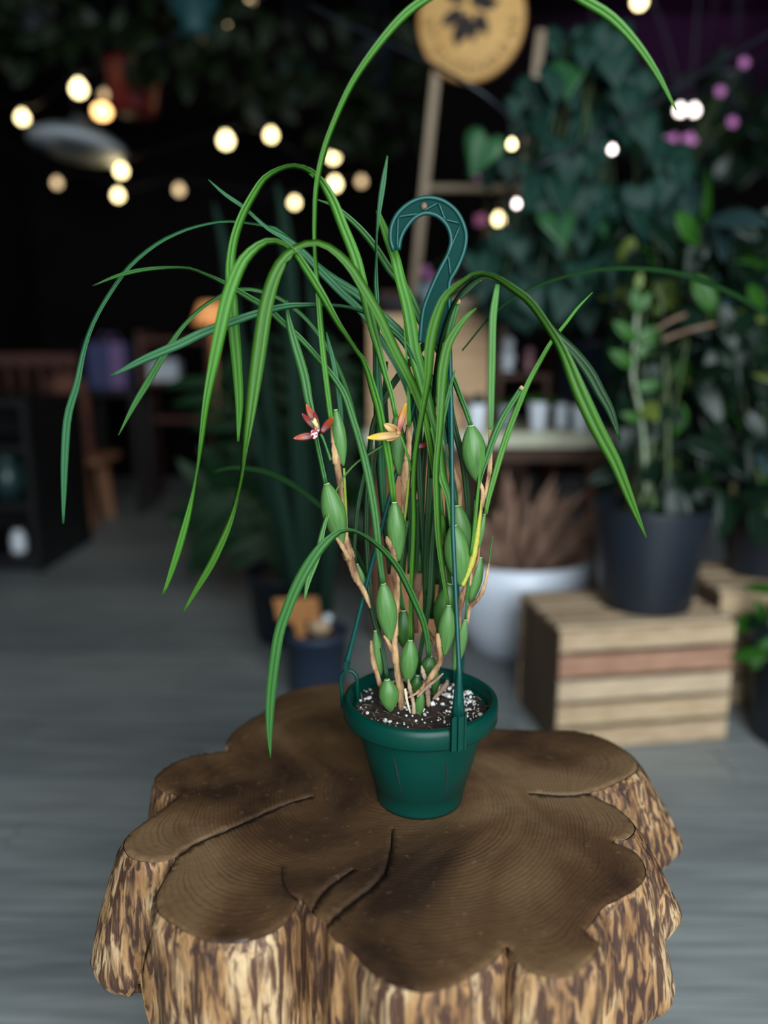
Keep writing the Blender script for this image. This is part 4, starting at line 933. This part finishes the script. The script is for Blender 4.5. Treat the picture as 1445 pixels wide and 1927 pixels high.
obj('front_board', box((at(800, 1000, TY+.12)[0], TY+.12, (zt_-.05)/2), (.24, .025, zt_-.05)), ORW, TB, smooth=False)
SIL = mk('brushed_steel', c(150, 146, 142), rough=.4, metal=.6)
bw = at(700, 590, 2.3); bw[2] = ztop+.016
def bowl(px, Y, r, h, m, label):
    b = at(px, 590, Y); b[2] = ztop+.017; t = thing('bowl', b, label, 'bowl')
    obj('bowl_body', lathe([(.001, .004), (r*.45, .0), (r*.5, .004), (r*.85, h*.5), (r, h), (r*.95, h), (r*.8, h*.5), (r*.4, .012), (.001, .012)], b, 32), m, t); obj('bowl_foot', lathe([(r*.4, 0), (r*.48, 0), (r*.44, .006), (r*.38, .006)], b, 24, closed=True), m, t)
bowl(868, BXY+.1, .062, .055, mk('cream_bowl', c(196, 176, 150), rough=.6), 'cream bowl on the tan box beside the hook')
bowl(752, BXY+.12, .085, .06, DKB, 'dark bowl on the tan box left of the hook')
bowl(806, BXY+.2, .04, .11, mk('pale_jar', c(120, 140, 150), rough=.3), 'pale grey-blue jar at the back of the tan box')

# ------------------------------------------------------------------ white planter with dried palm fans under the table
wp = onz(985, 1250, 0); wp = np.array((wp[0]-.01, wp[1]+.15, 0.0))
WP = thing('white_planter', wp, 'white bowl planter with dried brown palm leaves, under the table', 'planter')
rt = 142*pxm(1080, wp[1]); hz = at(985, 1078, wp[1]-rt)[2]
obj('bowl', lathe([(.001, 0), (rt*.5, 0), (rt*.58, .01), (rt*.8, hz*.35), (rt*.96, hz*.75), (rt, hz), (rt*.95, hz), (rt*.9, hz*.75), (.001, hz*.7)], wp, 56), mk('white_glaze', c(232, 240, 252), c(224, 232, 246), rough=.35, scale=3), WP)
DRY = mk('dry_palm', c(156, 122, 102), c(106, 80, 66), rough=.85, scale=26, stretch=(1, 1, .2))
for i in range(46):
    a = -1.2+2.5*i/45; L = R.uniform(.28, .46); p0 = wp+np.array((R.uniform(-.03, .03)+.5*rt*math.sin(a)*.4, R.uniform(-.05, .06), hz*.72)); d = np.array((math.sin(a)*.75+.22, R.uniform(-.45, .15), math.cos(a)*.9))
    n = 9; P = [p0+d*L*t+np.array((0, 0, -.10*t*t*abs(math.sin(a)))) for t in np.linspace(0, 1, n)]
    obj('dried_frond', tube(P, [max(.002, .027*math.sin(math.pi*(.12+.86*t))) for t in np.linspace(0, 1, n)], 6, .18), DRY, WP)

# ------------------------------------------------------------------ ladder with round sign
LY = 3.04; PALE = wood('pale_ladder_wood', c(176, 156, 132), c(156, 136, 112), (10, 10, 1))
l0, l1 = at(828, 60, LY), at(786, 480, LY); dr = (l1-l0)/(l1[2]-l0[2]); lb = l0+dr*(0.02-l0[2])
LD = thing('display_ladder', (lb[0]+.2, lb[1], 0), 'pale wooden display ladder carrying the round sign', 'ladder')
off = np.array((0.36, 0, 0)); obj('rail', bar(lb, l0-dr*(-.04), .042, .03), PALE, LD, smooth=False); obj('rail', bar(lb+off, l0+off, .042, .03), PALE, LD, smooth=False)
zr = at(840, 355, LY)[2]
for z in (zr-1.05, zr-.70, zr-.35, zr):
    a = l0+dr*(z-l0[2])
    if z > .1: obj('rung', bar(a, a+off, .036, .02), PALE, LD, smooth=False)
SY = 2.97; sc0 = at(889, 36, SY); sr2 = 101*pxm(36, SY)
SG = thing('round_sign', sc0, 'round wooden sign with dark leaf emblem and ring lettering, on the ladder', 'sign')
SGM = wood('sign_wood', c(232, 186, 118), c(212, 162, 94), (3, 3, 14), 5); INK = mk('burnt_ink', c(44, 34, 34), rough=.8); BURN = mk('burnt_letter', c(78, 50, 26), rough=.8)
v_, f_ = lathe([(.001, 0), (sr2*.985, 0), (sr2, .004), (sr2, .018), (sr2*.985, .022), (.001, .022)], (0, 0, 0), 64)
TS = np.array(Matrix.Rotation(math.radians(-8), 3, 'Z') @ Matrix.Rotation(math.radians(90), 3, 'X'))
obj('disc', (v_*np.array((1, 1.08, 1)) @ TS.T+sc0+np.array((0, .022, 0)), f_), SGM, SG)
rim_ = [np.array((sr2*.99*math.cos(a), sr2*1.07*math.sin(a), .022)) @ TS.T+sc0+np.array((0, .022, 0)) for a in np.linspace(0, 2*math.pi, 65)]
obj('burnt_edge', tube(rim_, .003, 6), wood('sign_edge', c(170, 112, 54), c(150, 96, 44), (3, 3, 3)), SG)
def onsign(x, y_, lift=.0232): return np.array((x*sr2, y_*sr2, lift)) @ TS.T+sc0+np.array((0, .022, 0))
# emblem: a bunch of split leaves
for x, y_, a, s in ((-.06, .10, -110, .42), (-.16, .16, -150, .36), (.08, .10, -60, .34), (-.02, .22, 35, .40), (-.12, .30, 150, .36), (.05, .32, 80, .34), (-.2, -.02, -100, .34), (.12, .2, 10, .3), (-.02, 0, -80, .3)):
    V, Fc, UV = blade('oval'); V = np.array(V)*s*1.35; ca, sa = math.cos(math.radians(a-90)), math.sin(math.radians(a-90))
    obj('emblem_leaf', ([onsign(x+ca*q[0]-sa*q[1], y_+sa*q[0]+ca*q[1], .0232+.0008*(i % 3)) for i, q in enumerate(V)], Fc), INK, SG)
def letter(ch, ang, rad, size):
    cu = bpy.data.curves.new('letter', 'FONT'); cu.body = ch; cu.size = size; cu.align_x = 'CENTER'; cu.align_y = 'CENTER'; cu.extrude = .0006
    cu.materials.append(BURN); o = bpy.data.objects.new('letter', cu); COL.objects.link(o); o.parent = SG
    p = onsign(rad*math.cos(ang), rad*1.07*math.sin(ang)); rot = Matrix(TS) @ Matrix.Rotation(ang+math.pi/2, 3, 'Z')
    me = bpy.data.meshes.new_from_object(o); bpy.data.objects.remove(o); o = bpy.data.objects.new('letter', me); COL.objects.link(o); o.parent = SG
    if not me.materials: me.materials.append(BURN)
    M = rot.to_4x4(); M.translation = Vector(p)-SG.location; o.matrix_local = M
for i, ch in enumerate('CAPENO'): letter(ch, math.radians(218+i*16.5), .80, .046)
for ch, a in (('D', 322), ('A', 341), ('R', 356), ('S', 183), ('T', 196)): letter(ch, math.radians(a), .80, .046)

# ------------------------------------------------------------------ philodendron hung beside the ladder
HC = at(1110, 95, 2.3)
PHI = thing('hanging_philodendron', HC, 'hanging plant with dark heart-shaped leaves trailing beside the round sign', 'hanging plant')
tub('pot', HC-np.array((0, 0, .10)), .09, .07, .13, BLK, PHI); obj('hanger_wire', tube([HC+np.array((0, 0, .0)), np.array((HC[0], HC[1], 2.0)), np.array((HC[0], HC[1], ZC))], .002, 6), BLK, PHI)
for i in range(16):
    x = 930+i*20; top = HC+np.array((R.uniform(-.08, .08), R.uniform(-.12, .04), .03)); e = at(x+R.uniform(-10, 10), R.uniform(430, 570), R.uniform(2.12, 2.4)); m_ = np.array((e[0]*.8+top[0]*.2, e[1], top[2]*.55+e[2]*.45))
    stemcurve('vine', [top, top*.5+m_*.5+np.array((0, 0, .05)), m_, e], .003, .002, STEMG, PHI)
for i in range(190):
    py = 45+535*R.random()**.85; half = 45+150*min(1, (py-30)/260.0); px = 1095+R.uniform(-1, 1)*half+(10 if py < 200 else -5); Y = R.uniform(2.04, 2.42)
    place(PHI, 'heart', 'phil2' if R.random() < .06 else 'phil', at(px, py, Y), (R.gauss(0, .28), R.gauss(-.25, .2), -1), (R.gauss(0, .45), -1, R.gauss(.35, .25)), R.uniform(.055, .115))

# ------------------------------------------------------------------ left: pots with tags and foliage
bp_ = onz(588, 1326, 0); bp_ = np.array((bp_[0]+.005, bp_[1]+.10, 0))
SP_ = thing('potted_strap_plant', bp_, 'tall teal strap-leaved plant in a slate blue pot behind the stump', 'potted plant')
SLT = mk('slate_blue_plastic', c(52, 66, 88), c(46, 58, 78), rough=.5, scale=5); rb_ = 62*pxm(1200, 2.0); ph = at(585, 1205, bp_[1]-rb_)[2]
tub('pot', bp_, rb_, rb_*.86, ph, SLT, SP_); soil_disc(bp_, rb_*.88, ph*.86, SP_)
for pts, y0 in (([(575,1185,16),(560,900,22),(552,700,26),(548,560,27),(536,430,24),(520,345,6)], .0), ([(590,1185,14),(578,950,20),(560,750,24),(536,600,24),(520,520,6)], .05), ([(600,1185,16),(604,950,22),(600,750,24),(590,600,22),(580,500,5)], .04),
                ([(615,1185,14),(632,950,20),(640,800,22),(648,690,5)], .02), ([(560,1185,14),(500,900,22),(450,650,24),(425,480,22),(402,380,5)], .1), ([(585,1185,16),(520,850,22),(492,650,24),(486,540,6)], .12), ([(608,1185,14),(620,1000,22),(618,850,24),(612,740,4)], -.03), ([(570,1185,14),(545,1020,20),(520,900,20),(505,820,4)], -.02)):
    strap(pts, y0, y0+.04, GM['sans'], 0, parent=SP_, base=bp_[1]-.02, fold=.35)
TAGW = mk('tag_plywood', c(182, 124, 70), c(164, 108, 58), rough=.7, scale=9)
def plate(name, poly, Y, th, m, parent):
    k = len(poly); V = [at(x, y_, Y) for x, y_ in poly]; V = V+[v+np.array((0, th, 0)) for v in V]
    return obj(name, (V, [tuple(range(k)), tuple(range(k, 2*k))[::-1]]+[(i, k+i, k+(i+1) % k, (i+1) % k) for i in range(k)]), m, parent, smooth=False)
ty = bp_[1]-.075
TG = thing('wooden_plant_marker', at(562, 1195, ty), 'blank orange-brown wooden marker stuck in the slate blue pot', 'plant marker')
plate('board', [(514,1128),(555,1126),(597,1124),(603,1168),(585,1172),(578,1166),(556,1178),(545,1170),(522,1166)], ty, .006, TAGW, TG); plate('stake', [(552,1172),(576,1166),(574,1200),(560,1202)], ty+.001, .006, TAGW, TG)
CRM = mk('cream_stone', c(196, 168, 136), c(180, 150, 118), rough=.6, scale=12); fc = at(601, 1180, ty-.005)
FG = thing('pot_ornament', fc, 'cream round pot ornament with a white knob in the slate blue pot', 'ornament')
lump(fc, .034*.9, CRM, 'body', FG, (1.05, .6, .72)); lump(at(616, 1163, ty-.006), .013, WHT, 'knob', FG, (1, .8, .9))
pb2 = onz(505, 1228, 0); pb2 = np.array((pb2[0]+.06, pb2[1]+.16, 0))
PL = thing('potted_palm', pb2, 'dark leafy palm in a black pot left of the slate blue pot', 'potted plant')
tub('pot', pb2, .15, .12, .24, BLK, PL); soil_disc(pb2, .13, .205, PL)
for i in range(26):
    px, py = R.uniform(350, 690), R.uniform(640, 1050); e = at(px, py, R.uniform(2.3, 2.9)); b0 = pb2+np.array((R.uniform(-.05, .05), R.uniform(-.05, .05), .2)); m_ = b0*.45+e*.55+np.array((0, 0, .10))
    P = cr([list(b0), list(m_), list(e)], 18); obj('frond_stem', tube(P, np.linspace(.005, .0015, 18), 5), STEMG, PL)
    for j in range(6, 18, 1):
        if len(PL.children) > 330: break
        sgn = 1 if j % 2 else -1; T = P[min(17, j+1)]-P[j-1]; T /= np.linalg.norm(T); s = np.cross(T, (0, 1, .2)); s /= np.linalg.norm(s)
        place(PL, 'lance', 'fern', P[j], s*sgn+T*.8+np.array((0, 0, -.3)), (0, -1, .4), R.uniform(.12, .2), 1.3)

# ------------------------------------------------------------------ far left: cabinet, bench, stool, bags
BLKM = mk('black_lacquer', c(14, 14, 16), c(20, 20, 22), rough=.5, scale=4); RBW = wood('reddish_bench_wood', c(104, 66, 54), c(84, 52, 44), (1, 8, 8)); STW = wood('stool_wood', c(166, 118, 86), c(146, 100, 72), (8, 8, 1))
SV = thing('display_cabinet', (-1.93, 3.55, 0), 'black display cabinet at the left edge', 'cabinet')
cx0, cx1 = -2.35, at(62, 900, 3.3)[0]; ch_ = at(40, 752, 3.3)[2]
obj('carcass', join(box((cx0+.015, 3.6, ch_/2), (.03, .6, ch_)), box((cx1-.015, 3.6, ch_/2), (.03, .6, ch_)), box(((cx0+cx1)/2, 3.885, ch_/2), (cx1-cx0, .03, ch_))), BLKM, SV, smooth=False)
for z in (.06, .3, .55, ch_-.015): obj('shelf', box(((cx0+cx1)/2, 3.6, z), (cx1-cx0-.06, .56, .03)), BLKM, SV, smooth=False)
obj('plinth', box(((cx0+cx1)/2, 3.6, .022), (cx1-cx0-.06, .5, .044)), BLKM, SV, smooth=False)
tag(obj('glass_jar', lathe([(.001, 0), (.03, 0), (.032, .01), (.032, .07), (.02, .085), (.022, .1), (.001, .1)], (at(38, 1050, 3.4)[0], 3.4, .075), 20), WHT), 'small white jar on the lowest shelf of the black cabinet', 'jar')
tag(obj('vase', lathe([(.001, 0), (.05, 0), (.08, .08), (.06, .15), (.035, .18), (.04, .2), (.001, .2)], (at(15, 900, 3.45)[0], 3.45, .315), 20), mk('teal_glaze', c(36, 60, 60), rough=.3)), 'dark teal vase on the middle shelf of the black cabinet', 'vase')
BY = 5.1; r0, r1 = at(-60, 676, BY), at(148, 676, BY)
BN = thing('wooden_bench', ((r0[0]+r1[0])/2, BY+.15, 0), 'reddish wooden slatted bench behind the black cabinet', 'bench')
obj('top_rail', box(((r0[0]+r1[0])/2, BY, r0[2]), (r1[0]-r0[0], .04, .07)), RBW, BN, smooth=False); zl = at(50, 770, BY)[2]
obj('seat', box(((r0[0]+r1[0])/2, BY+.2, zl), (r1[0]-r0[0], .42, .04)), RBW, BN, smooth=False)
for i in range(7): obj('back_slat', box((r0[0]+.05+i*(r1[0]-r0[0]-.1)/6, BY, (r0[2]+zl)/2), (.03, .02, r0[2]-zl-.05)), RBW, BN, smooth=False)
for x in (r0[0]+.03, r1[0]-.03):
    for y_ in (BY, BY+.38): obj('leg', box((x, y_, zl/2-.01), (.05, .05, zl-.02)), RBW, BN, smooth=False)
# stool
s0 = onz(168, 992, 0); STY = s0[1]
ST = thing('wooden_stool', (s0[0]-.1, STY+.15, 0), 'light wooden stool beside the bench', 'stool'); zs_ = at(160, 868, STY)[2]
obj('seat', box((s0[0]-.12, STY+.15, zs_), (.42, .36, .035)), STW, ST, smooth=False)
for dx, dy in ((-.02, 0), (-.28, 0), (-.02, .3), (-.28, .3)): obj('leg', bar((s0[0]+dx+(.04 if dx > -.1 else -.04), STY+dy, .0), (s0[0]+dx, STY+dy, zs_-.018), .06), STW, ST, smooth=False)
tag(obj('paper_sack', lathe([(.001, 0), (.13, 0), (.14, .03), (.135, .3), (.12, .42), (.05, .46), (.001, .46)], (s0[0]-.13, STY+.12, zs_+.018), 4), mk('kraft_red', c(120, 76, 62), c(100, 62, 52), rough=.9, scale=8), smooth=False), 'reddish brown paper sack standing on the light stool', 'sack')
def bag(px0, px1, py0, py1, Y, m, m2, label):
    a, b_ = at(px0, py1, Y), at(px1, py0, Y); t = thing('shopping_bag', ((a[0]+b_[0])/2, Y+.08, a[2]), label, 'bag'); wd, h = b_[0]-a[0], b_[2]-a[2]
    obj('bag_body', box(((a[0]+b_[0])/2, Y+.09, a[2]+h/2), (wd, .16, h)), m, t, smooth=False); obj('side_stripe', box((b_[0]-wd*.2, Y+.005, a[2]+h/2), (wd*.35, .014, h*.98)), m2, t, smooth=False)
    for y_ in (Y+.02, Y+.16): obj('bag_handle', tube([(a[0]+wd*(.3+.4*q), y_, b_[2]+.05*math.sin(math.pi*q)) for q in np.linspace(0, 1, 9)], .004, 6), m2, t)
    return a, wd
DT = thing('dark_table', (at(190, 800, 4.6)[0], 4.7, 0), 'low black table holding the blue and lilac bag', 'table')
dz = at(190, 732, 4.6)[2]; dxa, dxb = at(150, 732, 4.6)[0], at(262, 732, 4.6)[0]
obj('table_top', box(((dxa+dxb)/2, 4.72, dz-.02), (dxb-dxa, .3, .036)), BLKM, DT, smooth=False)
for x in (dxa+.03, dxb-.03):
    for y_ in (4.6, 4.84): obj('leg', box((x, y_, (dz-.038)/2), (.04, .04, dz-.038)), BLKM, DT, smooth=False)
bag(166, 232, 645, 731, 4.6, mk('blue_bag', c(62, 66, 108), rough=.7), mk('lilac_bag', c(122, 96, 140), rough=.7), 'blue shopping bag with lilac stripe on the low black table')
# grey crates of white goods and pale panel at mid distance
PK = thing('display_shelf', (at(330, 800, 5.0)[0], 5.15, 0), 'reddish wall shelf unit with white boxes in the far aisle', 'shelf')
zz_ = [at(300, q, 5.0)[2] for q in (640, 720, 790)]; xa, xb = at(265, 700, 5.0)[0], at(395, 700, 5.0)[0]
for z in zz_: obj('shelf_board', box(((xa+xb)/2, 5.15, z), (xb-xa-.03, .3, .025)), RBW, PK, smooth=False)
for x in (xa, xb): obj('upright', box((x, 5.15, .55), (.03, .3, 1.1)), RBW, PK, smooth=False)
for i, px in enumerate((295, 322)):
    b = at(px, 770, 5.05); tag(obj('white_box', box((b[0], 5.14, zz_[1]+.013+.065), (.085, .12, .13)), WHT, smooth=False), ['white box on the far reddish shelf, nearer the bag', 'white box on the far reddish shelf, nearer the orchid'][i], 'box')
# ------------------------------------------------------------------ hanging pots, foliage, lamp, string lights overhead
def hanging_basket(px, py, Y, r, m, label, n, reg, mats=(('ivy', 1),)):
    b = at(px, py, Y); t = thing('hanging_basket', b, label, 'hanging plant', 'plants hung under the ceiling')
    obj('pot', lathe([(.001, -r*.9), (r*.7, -r*.9), (r*.78, -r*.8), (r, r*.6), (r*1.06, r*.62), (r*1.06, r*.8), (r*.92, r*.8), (r*.85, r*.4), (.001, r*.3)], b, 32), m, t)
    for k in range(3):
        a = 2.1*k+.5; obj('hanger_wire', tube([b+np.array((r*math.cos(a), r*math.sin(a), r*.7)), b*.5+np.array((b[0], b[1], ZC))*.5+np.array((.3*r*math.cos(a), .3*r*math.sin(a), 0)), np.array((b[0], b[1], ZC))], .002, 5), BLK, t)
    for i in range(n):
        p = at(px+R.uniform(-1, 1)*reg[0], py+R.uniform(-reg[1], reg[2]), Y+R.uniform(-.3, .3))
        if p[2] > ZC-.05: p[2] = ZC-.05-R.uniform(0, .3)
        place(t, 'oval', pick(list(mats)), p, (R.gauss(0, .8), R.gauss(-.3, .5), R.gauss(-.6, .5)), (R.gauss(0, .5), -1, .3), R.uniform(.09, .18))
TEAL = mk('teal_plastic', c(34, 74, 78), rough=.35); REDP = mk('red_plastic', c(110, 22, 26), rough=.4); TEALD = mk('teal_dark_plastic', c(30, 60, 60), rough=.4)
hanging_basket(365, 22, 3.7, .115, TEAL, 'teal hanging pot at the top edge', 40, (150, 40, 110))
hanging_basket(253, 165, 4.2, .135, REDP, 'dark red hanging pot above the pendant lamp', 36, (120, 130, -45))
hanging_basket(557, 160, 4.6, .10, TEALD, 'small teal hanging pot left of the tall arching leaf', 60, (160, 120, 60))
hanging_basket(60, 40, 4.4, .12, BLK, 'black hanging pot in the upper corner', 50, (90, 90, 90))
hanging_basket(700, 130, 4.3, .11, BLK, 'black hanging pot left of the round sign', 60, (120, 110, 160))
hanging_basket(1360, 190, 3.8, .12, BLK, 'black hanging pot right of the heart-leaved plant', 70, (110, 60, 120), (('dk', 2), ('ivy', 1)))
lp = at(146, 270, 4.6)
PLMP = thing('pendant_lamp', lp, 'pendant lamp with wide grey enamel shade', 'pendant lamp'); ENM = mk('grey_enamel', c(130, 142, 148), c(118, 130, 138), rough=.5, scale=4)
v_, f_ = lathe([(.262, -.02), (.262, -.012), (.20, .03), (.10, .07), (.05, .10), (.03, .14), (.001, .14)], (0, 0, 0), 48); Tm = np.array(Matrix.Rotation(math.radians(-8), 3, 'X') @ Matrix.Rotation(math.radians(4), 3, 'Y'))
obj('shade', (v_ @ Tm.T+lp, f_), ENM, PLMP); obj('cord', tube([lp+np.array((0, 0, .13)), np.array((lp[0], lp[1], 2.4)), np.array((lp[0], lp[1], ZC))], .006, 6), BLK, PLMP)
v_, f_ = lathe([(.001, -.012), (.12, -.014), (.25, -.022), (.25, -.026), (.12, -.02), (.001, -.018)], (0, 0, 0), 40); obj('inner_dish', (v_ @ Tm.T+lp, f_), mk('white_enamel', c(226, 236, 244), rough=.5), PLMP)
BW = emis('bulb_warm', (1.0, .80, .40, 1), 5.5); BD = emis('bulb_dim', (1.0, .72, .40, 1), 1.3); BO = emis('bulb_orange', (1.0, .55, .2, 1), 5); BWH = emis('bulb_white', (1.0, .84, .80, 1), 5)
def string(label, bulbs):
    P = [at(x, y_, Y) for x, y_, Y, r, m in bulbs]; t = thing('string_light', P[0], label, 'string light', 'string lights across the shop')
    pts = [P[0]+np.array((-.5, .1, .35))]
    for a in P: pts.append(a+np.array((0, 0, .055)))
    pts.append(P[-1]+np.array((.5, .1, .35)))
    obj('cable', tube(cr([list(p) for p in pts], 60), .004, 5), BLK, t)
    for (x, y_, Y, r, m), p in zip(bulbs, P):
        b = obj('bulb', lathe([(.001, -r), (r*.5, -r*.87), (r*.87, -r*.5), (r, 0), (r*.87, r*.5), (r*.5, r*.9), (r*.35, r*1.25), (.001, r*1.25)], p, 14), m, t)
        obj('socket', lathe([(.001, r*1.2), (r*.45, r*1.2), (r*.45, r*2.0), (.001, r*2.1)], p, 10), BLK, b)
string('string of bright bulbs from the corner across below the teal pot', [(42,222,4.4,.028,BW),(148,168,4.0,.033,BW),(420,55,4.0,.033,BW)])
string('string of bulbs hanging right of the pendant lamp', [(107,345,5.2,.026,BD),(228,322,4.8,.03,BW),(425,265,4.4,.034,BW),(510,255,4.6,.028,BW)])
string('low string of bulbs behind the arching leaves', [(222,368,5.0,.028,BW),(337,358,5.0,.027,BD),(554,382,5.0,.025,BW),(627,295,4.8,.03,BW)])
string('short string of bulbs left of the ladder', [(630,347,4.7,.03,BW),(680,342,5.0,.025,BD)])
string('string of bulbs crossing the heart-leaved plant', [(963,272,2.02,.010,BW),(938,413,3.1,.019,BW),(972,384,2.03,.009,BWH),(1152,282,2.0,.009,BWH)])
string('string of whitish bulbs at the upper right', [(1203,3,3.4,.026,BW),(1280,208,3.4,.019,BWH),(1306,208,3.4,.019,BWH)])
string('dim bulbs near the warm lamp above the grey shade', [(95,42,5.0,.022,BD),(195,178,5.0,.022,BD),(470,8,4.2,.024,BD)])
OL = thing('amber_lamp', at(192, 210, 4.9), 'small amber glass lamp above the pendant shade', 'lamp'); lump(at(192, 210, 4.9), .05, BO, 'amber_globe', OL, (1, 1, .8)); obj('lamp_cord', tube([at(192, 203, 4.9), at(192, 100, 4.9), np.array((at(192, 100, 4.9)[0], 4.9, ZC))], .005, 6), BLK, OL)
TLM = thing('table_lamp', at(402, 640, 4.0), 'small warm lamp glowing behind the arching leaves', 'lamp'); b = at(400, 597, 4.0)
lump(b, .022, emis('lamp_hot', (1, .85, .6, 1), 22), 'lamp_bulb', TLM); obj('lamp_shade', lathe([(.07, -.03), (.10, -.03), (.06, .07), (.05, .07)], b, 24, closed=True), emis('amber_shade', (1, .42, .14, 1), .35), TLM); obj('lamp_post', tube([b-np.array((0, 0, .03)), b*np.array((1, 1, .5)), b*np.array((1, 1, 0))+np.array((0, 0, .02))], .012, 8), STW, TLM); obj('lamp_base', lathe([(.001, 0), (.11, 0), (.11, .015), (.02, .03), (.001, .03)], b*np.array((1, 1, 0)), 24), STW, TLM)
# pink flowering plants
PK1 = leafmat('pink_petal', c(226, 132, 208), c(240, 160, 224), c(220, 124, 200), .5, .3); PK2 = leafmat('salmon_petal', c(186, 108, 92), c(206, 130, 110), c(180, 100, 86), .5, .3); GM['pk'] = PK1; GM['sa'] = PK2
def blossoms(ctr, Y, label, spots, n):
    b = at(*ctr, Y); t = thing('flowering_plant', b, label, 'flowering plant')
    tub('pot', b-np.array((0, 0, .16)), .07, .055, .12, TEALD, t)
    for i in range(n): place(t, 'oval', pick([('dk', 3), ('ivy', 1)]), b+np.array((R.uniform(-.12, .12), R.uniform(-.1, .1), R.uniform(-.06, .1))), (R.gauss(0, 1), -.4, R.gauss(0, .6)), (0, -1, .5), R.uniform(.07, .13))
    for x, y_, s, m in spots:
        p = at(x, y_, Y-.08)
        stemcurve('stem', [b, (b+p)/2+np.array((0, 0, .04)), p], .003, .002, STEMG, t)
        for k in range(5): a = 1.257*k; o = place(t, 'oval', m, p, (math.cos(a), -.3, math.sin(a)), (0, -1, 0), s, 1.7); o.name = 'petal'
blossoms((935, 475), 3.25, 'pink and salmon flowering plant left of the heart-leaved plant', [(905,415,.028,'pk'),(940,432,.04,'pk'),(972,408,.04,'pk'),(925,448,.045,'sa'),(950,455,.045,'sa'),(900,330,.02,'pk'),(800,510,.022,'pk'),(878,515,.03,'pk'),(815,525,.02,'pk')], 30)
PSH = thing('plant_shelf', (at(880, 560, 3.25)[0], 3.3, 0), 'dark plank shelf carrying the pink flowering plant', 'shelf'); psz = (at(935, 475, 3.25)-np.array((0, 0, .16)))[2]; psx = at(935, 475, 3.25)[0]
obj('board', box((psx-.1, 3.27, psz-.012), (.75, .26, .022)), BRN, PSH, smooth=False)
for x in (psx-.45, psx+.25): obj('leg', box((x, 3.27, (psz-.024)/2), (.04, .2, psz-.024)), BRN, PSH, smooth=False)
blossoms((1290, 330), 3.1, 'pink orchid blossoms hung right of the heart-leaved plant', [(1232,285,.038,'pk'),(1234,308,.03,'pk'),(1263,272,.04,'pk'),(1258,296,.03,'pk'),(1296,265,.03,'pk'),(1282,298,.02,'pk'),(1400,118,.02,'pk'),(1378,230,.02,'pk'),(1355,172,.02,'pk')], 40)
hb = at(1290, 330, 3.1); 
tag(obj('plant_hook_wire', tube([hb-np.array((0, 0, .05)), np.array((hb[0], hb[1], 2.3)), np.array((hb[0], hb[1], ZC))], .003, 5), BLK), 'thin wire holding up the pink orchid blossoms', 'wire')
# purple grow lamp at the right
gl = at(1475, -70, 4.6)
GL = thing('grow_lamp', gl, 'purple grow lamp bar under the ceiling at the upper right', 'grow lamp'); obj('lamp_housing', box(gl+np.array((0, 0, .03)), (.9, .09, .03)), BLK, GL, smooth=False); obj('lamp_tube', tube([gl+np.array((-.42, 0, 0)), gl, gl+np.array((.42, 0, 0))], .013, 10), emis('grow_purple', (.55, .12, .75, 1), 5), GL)
for s in (-.35, .35): obj('lamp_chain', tube([gl+np.array((s, 0, .04)), gl+np.array((s, 0, .2)), np.array((gl[0]+s, gl[1], ZC))], .003, 5), BLK, GL)
gd = bpy.data.lights.new('grow_light', 'AREA'); gd.shape = 'RECTANGLE'; gd.size = .85; gd.size_y = .05; gd.energy = 11; gd.spread = math.radians(80); gd.color = (.62, .16, .85)
go = bpy.data.objects.new('grow_light', gd); COL.objects.link(go); go.location = tuple(gl-np.array((0, .02, .03))); go.rotation_euler = (math.radians(104), 0, 0)
